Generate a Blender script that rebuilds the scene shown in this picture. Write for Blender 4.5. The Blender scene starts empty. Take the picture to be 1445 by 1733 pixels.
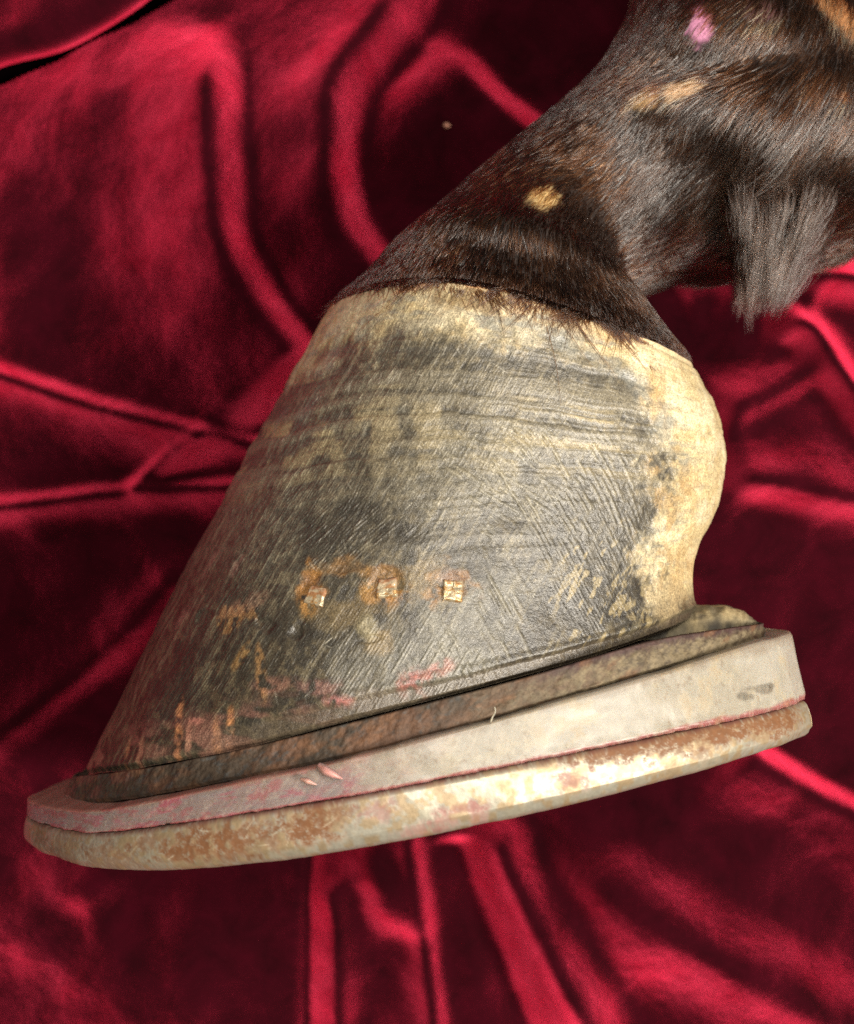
import bpy, math, random
import numpy as np
from mathutils import Vector, Matrix

sc = bpy.context.scene
rng = np.random.default_rng(7)
random.seed(7)

# ------------------------------------------------------------------ camera
FPX = 2000.0                      # focal length in photograph pixels (1445 wide)
CW, CH = 1445.0, 1733.0
CAM = np.array([0.0, 0.0, 0.292])
cam_d = bpy.data.cameras.new("camera")
cam = bpy.data.objects.new("camera", cam_d)
sc.collection.objects.link(cam)
cam.location = CAM
cam.rotation_euler = (0, 0, 0)    # straight down on the cloth
cam_d.sensor_fit = 'HORIZONTAL'
cam_d.sensor_width = 36.0
cam_d.lens = 36.0 * FPX / CW
cam_d.clip_start = 0.01
cam_d.clip_end = 20
cam_d.dof.use_dof = True
cam_d.dof.focus_distance = 0.186
cam_d.dof.aperture_fstop = 22.0
sc.camera = cam

# ------------------------------------------------------------------ world and lamps
w = bpy.data.worlds.new("World")
sc.world = w
w.use_nodes = True
bg = w.node_tree.nodes["Background"]
bg.inputs[0].default_value = (1.0, 0.86, 0.72, 1)
bg.inputs[1].default_value = 0.15


def area_lamp(name, loc, target, size, power, color):
    d = bpy.data.lights.new(name, 'AREA')
    d.shape = 'DISK'
    d.size = size
    d.energy = power
    d.color = color
    o = bpy.data.objects.new(name, d)
    sc.collection.objects.link(o)
    o.location = loc
    o.rotation_euler = (Vector(target) - Vector(loc)).to_track_quat('-Z', 'Y').to_euler()
    return o


area_lamp("room_lamp", (0.36, -0.09, 0.60), (0, 0, 0.05), 0.20, 8.5, (1.0, 0.92, 0.80))
area_lamp("ceiling_lamp", (0.08, 0.26, 0.86), (0, 0, 0.05), 0.30, 6.5, (1.0, 0.93, 0.83))

sc.view_settings.view_transform = 'Standard'
sc.view_settings.look = 'None'
sc.view_settings.exposure = 0.0
sc.view_settings.gamma = 1.0
sc.render.engine = 'CYCLES'
sc.cycles.use_denoising = False
sc.cycles.max_bounces = 8

# ------------------------------------------------------------------ geometry helpers
PHI = math.radians(5.0)
NRM = np.array([0.0, math.sin(PHI), math.cos(PHI)])   # lateral direction of the leg
Q0 = np.array([0.0, 0.0, 0.060])                      # a point of its middle plane


def P(px, py, b=0.0):
    """point of the leg seen at a photograph pixel, b metres outward from the leg's middle plane"""
    d = np.array([(px - CW / 2) / FPX, -(py - CH / 2) / FPX, -1.0])
    t = (b + NRM @ (Q0 - CAM)) / (NRM @ d)
    return CAM + t * d


def G(px, py, z=0.0):
    """point at height z seen at a photograph pixel"""
    t = CAM[2] - z
    return np.array([(px - CW / 2) / FPX * t, -(py - CH / 2) / FPX * t, z])


def proj(p):
    p = np.asarray(p)
    dz = CAM[2] - p[..., 2]
    return p[..., 0] / dz * FPX + CW / 2, -p[..., 1] / dz * FPX + CH / 2


def mirror(p):
    b = (p - Q0) @ NRM
    return p - 2 * b[..., None] * NRM


def spline(pts, n, u=None):
    """Catmull-Rom by chord length, resampled uniformly to n points"""
    p = np.asarray(pts, float)
    d = np.r_[0, np.cumsum(np.maximum(np.linalg.norm(np.diff(p, axis=0), axis=1), 1e-9))]
    m = np.empty_like(p)
    m[1:-1] = (p[2:] - p[:-2]) / (d[2:] - d[:-2])[:, None]
    m[0] = (p[1] - p[0]) / (d[1] - d[0])
    m[-1] = (p[-1] - p[-2]) / (d[-1] - d[-2])
    if u is None:
        u = np.linspace(0, 1, n)
    s = u * d[-1]
    i = np.clip(np.searchsorted(d, s, side='right') - 1, 0, len(d) - 2)
    h = (d[i + 1] - d[i])
    t = ((s - d[i]) / h)[:, None]
    h = h[:, None]
    return ((2 * t**3 - 3 * t**2 + 1) * p[i] + (t**3 - 2 * t**2 + t) * h * m[i]
            + (-2 * t**3 + 3 * t**2) * p[i + 1] + (t**3 - t**2) * h * m[i + 1])


def row_spline(c, n):
    """row from the toe centre: mirrored first, so the toe is round across the middle plane"""
    c = np.asarray(c)
    full_ = np.concatenate([mirror(c[1:4])[::-1], c])
    d = np.r_[0, np.cumsum(np.linalg.norm(np.diff(full_, axis=0), axis=1))]
    return spline(full_, n, np.linspace(d[3] / d[-1], 1, n))


def spline_rows(rows, s, n_out):
    """rows: (R, N, 3) at parameters s -> (n_out, N, 3)"""
    rows = np.asarray(rows)
    s = np.asarray(s, float)
    R = len(s)
    m = np.empty_like(rows)
    m[1:-1] = (rows[2:] - rows[:-2]) / (s[2:] - s[:-2])[:, None, None]
    m[0] = (rows[1] - rows[0]) / (s[1] - s[0])
    m[-1] = (rows[-1] - rows[-2]) / (s[-1] - s[-2])
    q = np.linspace(s[0], s[-1], n_out) if np.isscalar(n_out) else np.asarray(n_out)
    i = np.clip(np.searchsorted(s, q, side='right') - 1, 0, R - 2)
    h = (s[i + 1] - s[i])
    t = ((q - s[i]) / h)[:, None, None]
    h = h[:, None, None]
    return ((2 * t**3 - 3 * t**2 + 1) * rows[i] + (t**3 - 2 * t**2 + t) * h * m[i]
            + (-2 * t**3 + 3 * t**2) * rows[i + 1] + (t**3 - t**2) * h * m[i + 1])


def sstep(a, b, x):
    t = np.clip((x - a) / (b - a), 0, 1)
    return t * t * (3 - 2 * t)


_perm = np.random.default_rng(3).permutation(1024)
_val = np.random.default_rng(4).random(1024)


def vnoise(x, y, seed=0):
    xi = np.floor(x).astype(np.int64)
    yi = np.floor(y).astype(np.int64)
    fx = x - xi
    fy = y - yi
    fx = fx * fx * fx * (fx * (fx * 6 - 15) + 10)
    fy = fy * fy * fy * (fy * (fy * 6 - 15) + 10)

    def hsh(a, b):
        return _val[_perm[(a + _perm[(b + seed * 131) & 1023]) & 1023]]
    v00, v10 = hsh(xi, yi), hsh(xi + 1, yi)
    v01, v11 = hsh(xi, yi + 1), hsh(xi + 1, yi + 1)
    return (v00 * (1 - fx) + v10 * fx) * (1 - fy) + (v01 * (1 - fx) + v11 * fx) * fy


def fbm(x, y, seed=0, oct=4, gain=0.5):
    a, s, n = 1.0, 0.0, 0.0
    for k in range(oct):
        s = s + a * vnoise(x * 2**k + 17.3 * k, y * 2**k - 9.1 * k, seed + k)
        n += a
        a *= gain
    return s / n


def grid_normals(g):
    du = np.gradient(g, axis=1)
    dv = np.gradient(g, axis=0)
    n = np.cross(du, dv)
    return n / np.maximum(np.linalg.norm(n, axis=-1, keepdims=True), 1e-12)


def grid_faces(r, c, wrap=False):
    i, j = np.meshgrid(np.arange(r - 1), np.arange(c if wrap else c - 1), indexing='ij')
    j2 = (j + 1) % c
    return np.stack([i * c + j, i * c + j2, (i + 1) * c + j2, (i + 1) * c + j], -1).reshape(-1, 4)


def mesh_obj(name, v, f, mat, parent=None, attrs=None, smooth=True, normals=None):
    v = np.asarray(v, np.float32).reshape(-1, 3)
    me = bpy.data.meshes.new(name)
    if isinstance(f, np.ndarray) and f.ndim == 2:
        k = f.shape[1]
        me.vertices.add(len(v))
        me.vertices.foreach_set("co", v.ravel())
        me.loops.add(f.size)
        me.loops.foreach_set("vertex_index", f.ravel().astype(np.int32))
        me.polygons.add(len(f))
        me.polygons.foreach_set("loop_start", (np.arange(len(f)) * k).astype(np.int32))
        me.update(calc_edges=True)
    else:
        me.from_pydata(v.tolist(), [], [list(map(int, q)) for q in f])
        me.update()
    me.validate()
    if smooth:
        me.polygons.foreach_set("use_smooth", np.ones(len(me.polygons), bool))
    if attrs:
        for an, arr in attrs.items():
            arr = np.asarray(arr, np.float32)
            if arr.ndim == 2:
                a = me.attributes.new(an, 'FLOAT_COLOR', 'POINT')
                c4 = np.ones((len(v), 4), np.float32)
                c4[:, :3] = np.clip(arr, 0, 1)
                a.data.foreach_set("color", c4.ravel())
            else:
                a = me.attributes.new(an, 'FLOAT', 'POINT')
                a.data.foreach_set("value", arr.ravel())
    if normals is not None:
        me.normals_split_custom_set_from_vertices(np.asarray(normals, np.float32).reshape(-1, 3).tolist())
    me.materials.append(mat)
    o = bpy.data.objects.new(name, me)
    sc.collection.objects.link(o)
    if parent:
        o.parent = parent
    return o


def compact(v, f, extra):
    used = np.unique(f)
    remap = np.full(len(v), -1, np.int64)
    remap[used] = np.arange(len(used))
    return v[used], remap[f], [e[used] for e in extra]


# ------------------------------------------------------------------ materials
class NT:
    def __init__(self, name):
        self.m = bpy.data.materials.new(name)
        self.m.use_nodes = True
        self.t = self.m.node_tree
        self.b = self.t.nodes["Principled BSDF"]
        self.out = self.t.nodes["Material Output"]

    def n(self, ty, **kw):
        nd = self.t.nodes.new(ty)
        for k, v in kw.items():
            setattr(nd, k, v)
        return nd

    def l(self, a, b):
        self.t.links.new(a, b)

    def attr(self, name):
        return self.n("ShaderNodeAttribute", attribute_name=name)

    def noise(self, scale, detail=4, rough=0.6, dist=0.0, vec=None):
        nd = self.n("ShaderNodeTexNoise")
        nd.inputs["Scale"].default_value = scale
        nd.inputs["Detail"].default_value = detail
        nd.inputs["Roughness"].default_value = rough
        nd.inputs["Distortion"].default_value = dist
        if vec is None:
            if not hasattr(self, 'tc'):
                self.tc = self.n("ShaderNodeTexCoord")
            vec = self.tc.outputs["Object"]
        self.l(vec, nd.inputs["Vector"])
        return nd

    def ramp(self, src, stops):
        r = self.n("ShaderNodeValToRGB")
        e = r.color_ramp.elements
        while len(e) < len(stops):
            e.new(0.5)
        for k, (p, c) in enumerate(stops):
            e[k].position = p
            e[k].color = c if len(c) == 4 else (*c, 1)
        self.l(src, r.inputs[0])
        return r

    def mix(self, fac, a, b, mode='MIX'):
        m = self.n("ShaderNodeMix", data_type='RGBA', blend_type=mode)
        for s, i in ((fac, 0), (a, 6), (b, 7)):
            if isinstance(s, (int, float)):
                m.inputs[i].default_value = s
            elif isinstance(s, tuple):
                m.inputs[i].default_value = s if len(s) == 4 else (*s, 1)
            else:
                self.l(s, m.inputs[i])
        return m.outputs[2]

    def bump(self, src, dist, strength=1.0, prev=None):
        b = self.n("ShaderNodeBump")
        b.inputs["Distance"].default_value = dist
        b.inputs["Strength"].default_value = strength
        self.l(src, b.inputs["Height"])
        if prev is not None:
            self.l(prev, b.inputs["Normal"])
        return b.outputs[0]


def velvet_material():
    k = NT("red_velvet")
    n1 = k.noise(90, 5, 0.65, 0.6)
    n2 = k.noise(900, 3, 0.7)
    n3 = k.noise(2400, 3, 0.75)
    a = k.ramp(n1.outputs[0], [(0.3, (0.012, 0.0002, 0.0016)), (0.75, (0.034, 0.0006, 0.0042))])
    base = k.mix(0.5, a.outputs[0], k.ramp(n3.outputs[0], [(0.3, (0.35, 0.35, 0.35)), (0.7, (1.4, 1.4, 1.4))]).outputs[0], 'MULTIPLY')
    k.l(base, k.b.inputs["Base Color"])
    k.b.inputs["Roughness"].default_value = 0.9
    k.b.inputs["Specular IOR Level"].default_value = 0.05
    nb = k.bump(n1.outputs[0], 0.0009, 0.4)
    nb = k.bump(n2.outputs[0], 0.00025, 0.45, nb)
    nb = k.bump(n3.outputs[0], 0.00022, 0.85, nb)
    k.l(nb, k.b.inputs["Normal"])
    n0 = k.noise(28, 5, 0.7, 0.8)
    mxn = k.mix(0.5, n1.outputs[0], n0.outputs[0])
    tint = k.ramp(mxn, [(0.36, (0.58, 0.012, 0.044)), (0.62, (0.86, 0.042, 0.105))])
    sh = k.n("ShaderNodeBsdfSheen", distribution='ASHIKHMIN')
    sh.inputs["Roughness"].default_value = 0.41
    k.l(tint.outputs[0], sh.inputs["Color"])
    k.l(nb, sh.inputs["Normal"])
    ad = k.n("ShaderNodeAddShader")
    k.l(k.b.outputs[0], ad.inputs[0])
    sh2 = k.n("ShaderNodeBsdfSheen", distribution='ASHIKHMIN')
    sh2.inputs["Roughness"].default_value = 0.33
    k.l(tint.outputs[0], sh2.inputs["Color"])
    k.l(nb, sh2.inputs["Normal"])
    ad2 = k.n("ShaderNodeAddShader")
    k.l(sh.outputs[0], ad2.inputs[0])
    k.l(sh2.outputs[0], ad2.inputs[1])
    k.l(ad2.outputs[0], ad.inputs[1])
    k.l(ad.outputs[0], k.out.inputs["Surface"])
    return k.m


def horn_material(name, rough0, rough1, spec=0.45):
    k = NT(name)
    c = k.attr("col")
    n2 = k.noise(1500, 4, 0.7)
    n3 = k.noise(450, 4, 0.7)
    col = k.mix(0.55, c.outputs["Color"], k.ramp(n2.outputs[0], [(0.32, (0.45, 0.44, 0.42)), (0.68, (1.35, 1.34, 1.3))]).outputs[0], 'MULTIPLY')
    n4 = k.noise(4200, 2, 0.6)
    col = k.mix(0.6, col, k.ramp(n4.outputs[0], [(0.34, (0.35, 0.34, 0.32)), (0.66, (1.6, 1.58, 1.5))]).outputs[0], 'MULTIPLY')
    k.l(col, k.b.inputs["Base Color"])
    mr = k.n("ShaderNodeMapRange")
    mr.inputs[3].default_value = rough0
    mr.inputs[4].default_value = rough1
    k.l(n3.outputs[0], mr.inputs[0])
    k.l(mr.outputs[0], k.b.inputs["Roughness"])
    k.b.inputs["Specular IOR Level"].default_value = spec
    nb = k.bump(n3.outputs[0], 0.00035, 0.45)
    nb = k.bump(n2.outputs[0], 0.00016, 0.8, nb)
    nb = k.bump(n4.outputs[0], 0.00006, 0.8, nb)
    k.l(nb, k.b.inputs["Normal"])
    return k.m


def attr_material(name, rough=0.5, spec=0.5, metal=0.0, sss=0.0, bump=0.0001, scale=1200, contrast=0.5, metal_attr=None, rough_attr=None):
    k = NT(name)
    c = k.attr("col")
    n2 = k.noise(scale, 4, 0.7)
    col = k.mix(contrast, c.outputs["Color"], k.ramp(n2.outputs[0], [(0.3, (0.5, 0.5, 0.5)), (0.7, (1.3, 1.3, 1.3))]).outputs[0], 'MULTIPLY')
    k.l(col, k.b.inputs["Base Color"])
    k.b.inputs["Roughness"].default_value = rough
    k.b.inputs["Specular IOR Level"].default_value = spec
    k.b.inputs["Metallic"].default_value = metal
    if metal_attr:
        k.l(k.attr(metal_attr).outputs["Fac"], k.b.inputs["Metallic"])
    if rough_attr:
        k.l(k.attr(rough_attr).outputs["Fac"], k.b.inputs["Roughness"])
    if sss:
        k.b.inputs["Subsurface Weight"].default_value = sss
        k.b.inputs["Subsurface Radius"].default_value = (1.0, 0.7, 0.5)
        k.b.inputs["Subsurface Scale"].default_value = 0.002
    k.l(k.bump(n2.outputs[0], bump, 0.7), k.b.inputs["Normal"])
    return k.m


def hair_material(name, rough=0.17):
    k = NT(name)
    k.t.nodes.remove(k.b)
    h = k.n("ShaderNodeBsdfHairPrincipled")
    h.parametrization = 'COLOR'
    h.inputs["Roughness"].default_value = rough
    h.inputs["IOR"].default_value = 1.5
    h.inputs["Radial Roughness"].default_value = 0.35
    h.inputs["Random Roughness"].default_value = 0.3
    k.l(k.attr("col").outputs["Color"], h.inputs["Color"])
    k.l(h.outputs[0], k.out.inputs["Surface"])
    return k.m


M_velvet = velvet_material()
M_horn = horn_material("rasped_hoof_horn", 0.26, 0.50, 0.7)
M_band = horn_material("cream_periople_horn", 0.40, 0.65, 0.4)
M_leather = attr_material("dirty_brown_leather", 0.68, 0.3, bump=0.00035, scale=700, contrast=0.7)
M_plastic = attr_material("milky_plastic", 0.4, 0.4, sss=0.8, bump=0.00003, scale=500, contrast=0.12)
M_shoe = attr_material("worn_rusty_shoe_metal", 0.38, 0.5, bump=0.00004, scale=1100, contrast=0.35, metal_attr="metal", rough_attr="rough")
M_nail = attr_material("rusty_nail_metal", 0.4, 0.5, bump=0.0002, scale=1500, contrast=0.6, metal_attr="metal", rough_attr="rough")
M_skin = attr_material("dark_hide", 0.6, 0.3, bump=0.0002, scale=1500, contrast=0.6)
M_hair = hair_material("coat_hair")

# ------------------------------------------------------------------ traced lines of the hoof and its shoe
# (pixel tables; each is turned into real points with the outward offset of the hoof's plan outline)
L_CORONET = np.array([(568, 512), (600, 494), (640, 482), (690, 474), (750, 472), (820, 481), (900, 502), (980, 529), (1060, 558), (1120, 585), (1162, 614)], float)
L_HOOFBOT = np.array([(140, 1308), (220, 1298), (300, 1284), (450, 1253), (600, 1215), (700, 1191), (850, 1153), (1000, 1112), (1100, 1080), (1178, 1045)], float)
L_LEATHBOT = np.array([(108, 1357), (150, 1359), (200, 1354), (300, 1336), (500, 1300), (700, 1254), (850, 1211), (1000, 1168), (1150, 1124), (1292, 1085)], float)
L_PLASTBOT = np.array([(46, 1380), (80, 1398), (150, 1409), (240, 1404), (340, 1388), (500, 1364), (700, 1328), (850, 1299), (1000, 1267), (1150, 1238), (1300, 1205), (1362, 1184)], float)
L_PLASTTOP = np.array([(48, 1352), (90, 1368), (150, 1372), (240, 1358), (340, 1337), (500, 1303), (700, 1256), (850, 1213), (1000, 1170), (1150, 1126), (1250, 1095), (1336, 1069)], float)
L_SHOEBOT = np.array([(48, 1432), (90, 1460), (160, 1477), (250, 1480), (400, 1471), (600, 1444), (800, 1407), (1000, 1359), (1150, 1321), (1300, 1276), (1372, 1248)], float)

PROF_LOW = [(0, 0), (.022, .26), (.075, .49), (.17, .73), (.31, .91), (.48, 1.0), (.66, .985), (.82, .89), (.94, .74), (1.0, .58)]
PROF_TOP = [(0, 0), (.03, .30), (.10, .56), (.21, .78), (.35, .93), (.50, 1.0), (.66, .985), (.82, .88), (.94, .70), (1.0, .50)]


def traced_row(line, prof, W, T=None, H=None, rear=True):
    line = np.asarray(line, float)
    T = line[0] if T is None else T
    H = line[-1] if H is None else H
    bH = prof[-1][1] * W
    Hs = P(*H, bH) - NRM * bH
    dx = 0.0
    for _ in range(8):
        T3 = P(T[0] + dx, T[1], 0)
        gs = np.array([T3 + (Hs - T3) * a + NRM * b * W for a, b in prof])
        gx_, gy_ = proj(gs)
        dx += T[0] - gx_.min()
    kmin = int(np.argmin(gx_))
    pts = []
    for k, (a, b) in enumerate(prof):
        if k < kmin:
            y = float(np.interp(T[0], line[:, 0], line[:, 1])) + 0.8 * (gy_[k] - gy_[kmin])
        else:
            y = float(np.interp(gx_[k], line[:, 0], line[:, 1]))
        pts.append(P(float(gx_[k]), y, b * W))
    if rear:
        d = Hs - T3
        for a, b in ((1.012, .44), (1.0, .24), (.955, .07), (.945, 0)):
            pts.append(Hs + d * (a - 1) + NRM * b * W)
    return np.array(pts)


def smooth_line(line, n=120):
    line = np.asarray(line, float)
    p = spline(np.c_[line, np.zeros(len(line))], n)
    return p[:, :2]


S_ROWS = [0, .17, .33, .5, .66, .83, 1.0]
T_ROWS = [(142, 1308), (213, 1165), (282, 1030), (352, 893), (424, 768), (496, 640), (570, 512)]
H_ROWS = [(1178, 1045), (1166, 985), (1174, 930), (1206, 855), (1220, 770), (1205, 690), (1162, 614)]


def line_chord(line, tau):
    line = smooth_line(line)
    x = line[0, 0] + tau * (line[-1, 0] - line[0, 0])
    y = np.interp(x, line[:, 0], line[:, 1])
    return y - (line[0, 1] + tau * (line[-1, 1] - line[0, 1]))


hoof_ctrl = []
for s, T, H in zip(S_ROWS, T_ROWS, H_ROWS):
    tau = np.linspace(0, 1, 60)
    dy = (1 - s) * line_chord(L_HOOFBOT, tau) + s * line_chord(L_CORONET, tau)
    ln = np.c_[T[0] + tau * (H[0] - T[0]), T[1] + tau * (H[1] - T[1]) + dy]
    W = 0.0545 * (1 - s) + 0.0455 * s
    prof = [((1 - s) * a0 + s * a1, (1 - s) * b0 + s * b1) for (a0, b0), (a1, b1) in zip(PROF_LOW, PROF_TOP)]
    hoof_ctrl.append(traced_row(ln, prof, W))

leg = bpy.data.objects.new("shod_horse_leg", None)
sc.collection.objects.link(leg)
leg["label"] = "dark brown horse leg with rasped grey hoof and rusty shoe, lying on red velvet"
leg["category"] = "horse leg"

# ------------------------------------------------------------------ hoof capsule (dense grid on the outer side)
NR, NC = 760, 940
rows = [row_spline(c, NC) for c in hoof_ctrl]
# arc-uniform columns, the heel end takes the rear points
hoof = spline_rows(rows, S_ROWS, NR)                     # (NR, NC, 3)
# surface coordinates in mm: X along the wall (unrolled), Y up the photograph
seg = np.linalg.norm(np.diff(hoof, axis=1), axis=2) * 1000
arc = np.concatenate([np.zeros((NR, 1)), np.cumsum(seg, axis=1)], axis=1)
mid = NC // 2
Xs = arc - arc[:, mid:mid + 1] + hoof[:, mid:mid + 1, 0] * 1000
Ys = hoof[..., 1] * 1000
SV = np.repeat(np.linspace(0, 1, NR)[:, None], NC, 1)
hp_x, hp_y = proj(hoof)
_near = (np.arange(NC) < int(NC * 0.86))


def on_hoof(px, py):
    d = (hp_x - px)**2 + (hp_y - py)**2 + np.where(_near, 0, 1e9)[None, :]
    k = int(np.argmin(d))
    return divmod(k, NC)


def XY(px, py):
    i, j = on_hoof(px, py)
    return Xs[i, j], Ys[i, j]


def lines_mm(ang, spacing, seed, warp=1.1, wscale=34.0):
    """0..1 ridge pattern of parallel strokes, direction ang (degrees, ccw from +x)"""
    a = math.radians(ang)
    along = Xs * math.cos(a) + Ys * math.sin(a)
    perp = -Xs * math.sin(a) + Ys * math.cos(a)
    perp = perp + warp * (fbm(along / wscale, perp / wscale, seed, 3) - 0.5) * 4
    ph = perp / spacing
    k = np.floor(ph)
    f = ph - k
    r = _val[(k.astype(np.int64) * 37 + seed * 91) & 1023]
    brk = fbm(along / (0.9 + 2.2 * spacing) + r * 50, k * .61, seed + 5, 2)
    prof = np.clip(1 - np.abs(f - 0.5) * 2.2, 0, 1)
    return prof * sstep(0.36, 0.72, brk) * (0.45 + 0.75 * r)


WX = fbm(Xs / 3.2, Ys / 3.2, 21, 4) - 0.5
WY = fbm(Xs / 3.2 + 40, Ys / 3.2, 33, 4) - 0.5


def blob(px, py, rx, ry, ang=0.0, rag=0.8, soft=0.35):
    """ragged patch mask; radii in photograph pixels (about 11 per mm)"""
    x0, y0 = XY(px, py)
    a = math.radians(ang)
    dx, dy = Xs - x0, Ys - y0
    u = (dx * math.cos(a) + dy * math.sin(a)) / (rx / 11.0)
    v = (-dx * math.sin(a) + dy * math.cos(a)) / (ry / 11.0)
    d = np.sqrt(u * u + v * v) + rag * (WX * 1.6 + WY * 0.9)
    return sstep(1 + soft, 1 - soft, d)


def lerp(c, col, m):
    return c * (1 - m[..., None]) + np.asarray(col, float) * m[..., None]


tt0 = np.repeat(np.linspace(0, 1, NC)[None, :], NR, 0)
big = fbm(Xs / 14, Ys / 14, 2, 4)
med = fbm(Xs / 4, Ys / 4, 9, 4)
fine = fbm(Xs / 1.1, Ys / 1.1, 14, 4)
tub_a = math.radians(60)
t_along = Xs * math.cos(tub_a) + Ys * math.sin(tub_a)
t_perp = -Xs * math.sin(tub_a) + Ys * math.cos(tub_a)
tub = fbm(t_perp / 0.55, t_along / 9, 41, 3)            # horn tubules
ringw = SV * 60 + 2.0 * (big - 0.5) + 0.6 * (med - 0.5)
rings = fbm(ringw / 1.4, Xs / 50, 51, 3)                # growth rings follow the coronet

C = np.empty(hoof.shape)
C[:] = (0.118, 0.102, 0.074)
C = lerp(C, (0.175, 0.158, 0.122), sstep(0.38, 0.66, big) * 0.6 * sstep(.25, .5, SV))
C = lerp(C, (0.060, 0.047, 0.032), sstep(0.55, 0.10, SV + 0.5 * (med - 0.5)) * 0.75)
C = lerp(C, (0.055, 0.052, 0.045), sstep(0.50, 0.70, med) * 0.7 * sstep(0.6, 0.25, SV))
C = lerp(C, (0.25, 0.20, 0.115), sstep(0.52, 0.70, fine) * 0.6)
C = lerp(C, (0.030, 0.026, 0.020), sstep(0.46, 0.30, fine) * 0.6)
C = lerp(C, (0.085, 0.070, 0.045), sstep(0.55, 0.35, tub) * 0.5)
C = lerp(C, (0.36, 0.31, 0.20), sstep(0.58, 0.75, tub) * 0.45)
C = lerp(C, (0.30, 0.26, 0.18), sstep(0.52, 0.7, rings) * 0.55 * sstep(.35, .65, SV))
C = lerp(C, (0.10, 0.095, 0.085), sstep(0.48, 0.32, rings) * 0.55 * sstep(.45, .7, SV))
H = np.zeros(SV.shape)                                   # relief, mm
H += (rings - 0.5) * 0.5 * sstep(.2, .7, SV) + (big - 0.5) * 0.9 + (med - 0.5) * 0.22
H += (tub - 0.5) * 0.05

# rasp strokes: patches with their own direction
for (px, py, rx, ry, ang, sp, st, seed, lift) in [
    (680, 680, 420, 260, 62, 0.40, 0.6, 1, 0.16),
    (470, 920, 200, 260, 60, 0.44, 0.7, 2, 0.12),
    (960, 830, 150, 120, -58, 0.85, 1.0, 3, 0.60),
    (840, 790, 130, 90, -33, 0.95, 0.8, 4, 0.60),
    (1010, 960, 110, 120, -54, 0.52, 0.6, 5, 0.30),
    (830, 1060, 75, 120, -62, 1.05, 1.0, 7, 0.65),
    (690, 1130, 130, 90, 57, 0.50, 0.9, 8, 0.50),
    (560, 900, 130, 70, 40, 0.50, 0.8, 9, 0.30),
    (330, 1130, 150, 160, 55, 0.44, 0.6, 11, 0.07),
    (930, 640, 170, 90, 66, 0.40, 0.5, 12, 0.22),
]:
    m = blob(px, py, rx, ry, 0, 0.5, 0.5) * st
    ln = lines_mm(ang, sp, seed)
    C = lerp(C, (0.46, 0.42, 0.31), np.clip(ln, 0, 1) * m * lift)
    C = lerp(C, (0.045, 0.040, 0.030), np.clip(0.35 - ln, 0, 1) * m * 1.0)
    H += (ln - 0.3) * m * (0.095 + 0.075 * sp)
# paler dressed patches and dark patches
C = lerp(C, (0.30, 0.285, 0.23), blob(690, 1120, 110, 75, 20) * 0.40)
C = lerp(C, (0.30, 0.285, 0.23), blob(820, 1040, 60, 95, -60) * 0.38)
C = lerp(C, (0.30, 0.275, 0.20), blob(800, 790, 130, 100, -20) * 0.28)
for (px, py, rx, ry, an, st) in [(560, 895, 120, 42, 15, .65), (960, 1030, 110, 55, 10, .7), (1060, 980, 50, 70, 0, .5), (300, 1160, 70, 60, 50, .75),
                                 (250, 1200, 40, 40, 0, .5), (460, 1060, 45, 22, 0, .7), (505, 1075, 30, 22, 30, .7), (820, 955, 60, 30, 0, .4),
                                 (700, 905, 40, 16, 10, .5), (1085, 900, 28, 60, 0, .4), (590, 1000, 40, 30, 0, .35), (990, 870, 60, 120, -40, .35)]:
    C = lerp(C, (0.050, 0.044, 0.035), blob(px, py, rx, ry, an, 1.2) * st)
# tan crumbs on the dark heel quarter
C = lerp(C, (0.46, 0.36, 0.18), blob(1020, 1010, 120, 110, 0, .6) * sstep(0.60, 0.70, fbm(t_perp / 0.9, t_along / 2.2, 61, 3)) * 0.75)
C = lerp(C, (0.42, 0.33, 0.17), blob(1110, 1020, 60, 60, 0, .8) * sstep(0.46, 0.62, fine) * 0.8)

lum = (C @ np.array([.3, .6, .1]))[..., None]
kk = (.28 * sstep(.1, .5, SV + .3 * (tt0 - .3)))[..., None]
C = (C * (1 - kk) + lum * np.array([1.07, 1.0, .84]) * kk) * .80
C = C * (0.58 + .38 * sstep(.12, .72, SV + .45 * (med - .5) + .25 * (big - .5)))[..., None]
# cream coronary band and heel bulb
wob = 26 * (big - 0.5) + 12 * (med - 0.5)
xx = hp_x = hp_x
band_depth = np.interp((np.linspace(0, 1, NC)), [0, .12, .25, .4, .52, .62, .72, .80, 1], [.20, .17, .12, .105, .11, .13, .18, .40, .7])
tt = np.repeat(np.linspace(0, 1, NC)[None, :], NR, 0)
edge_t = np.interp(np.linspace(0, 1, NR), [0, .12, .25, .4, .55, .7, .85, 1], [.775, .752, .735, .715, .70, .675, .64, .59])[:, None]
cream_m = np.maximum(sstep(-0.06, 0.05, SV - (1 - band_depth[None, :]) + 0.13 * (med - 0.5) + 0.05 * (fine - .5)),
                     sstep(-0.028, 0.030, tt - edge_t + 0.08 * (med - 0.5) + 0.04 * (fine - .5)) * sstep(.02, .2, SV))
cream = np.empty(C.shape)
cream[:] = (0.46, 0.375, 0.215)
cream = lerp(cream, (0.55, 0.475, 0.32), sstep(0.40, 0.70, med))
streak = fbm(Xs / 5.0, ringw / 1.1, 71, 4)
heelz = sstep(-0.02, 0.10, tt - edge_t)
cream = lerp(cream, (0.20, 0.205, 0.19), sstep(0.50, 0.70, streak) * 0.60 * (1 - 0.75 * heelz))
cream = lerp(cream, (0.34, 0.23, 0.11), sstep(0.56, 0.74, fine) * 0.4)
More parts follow.
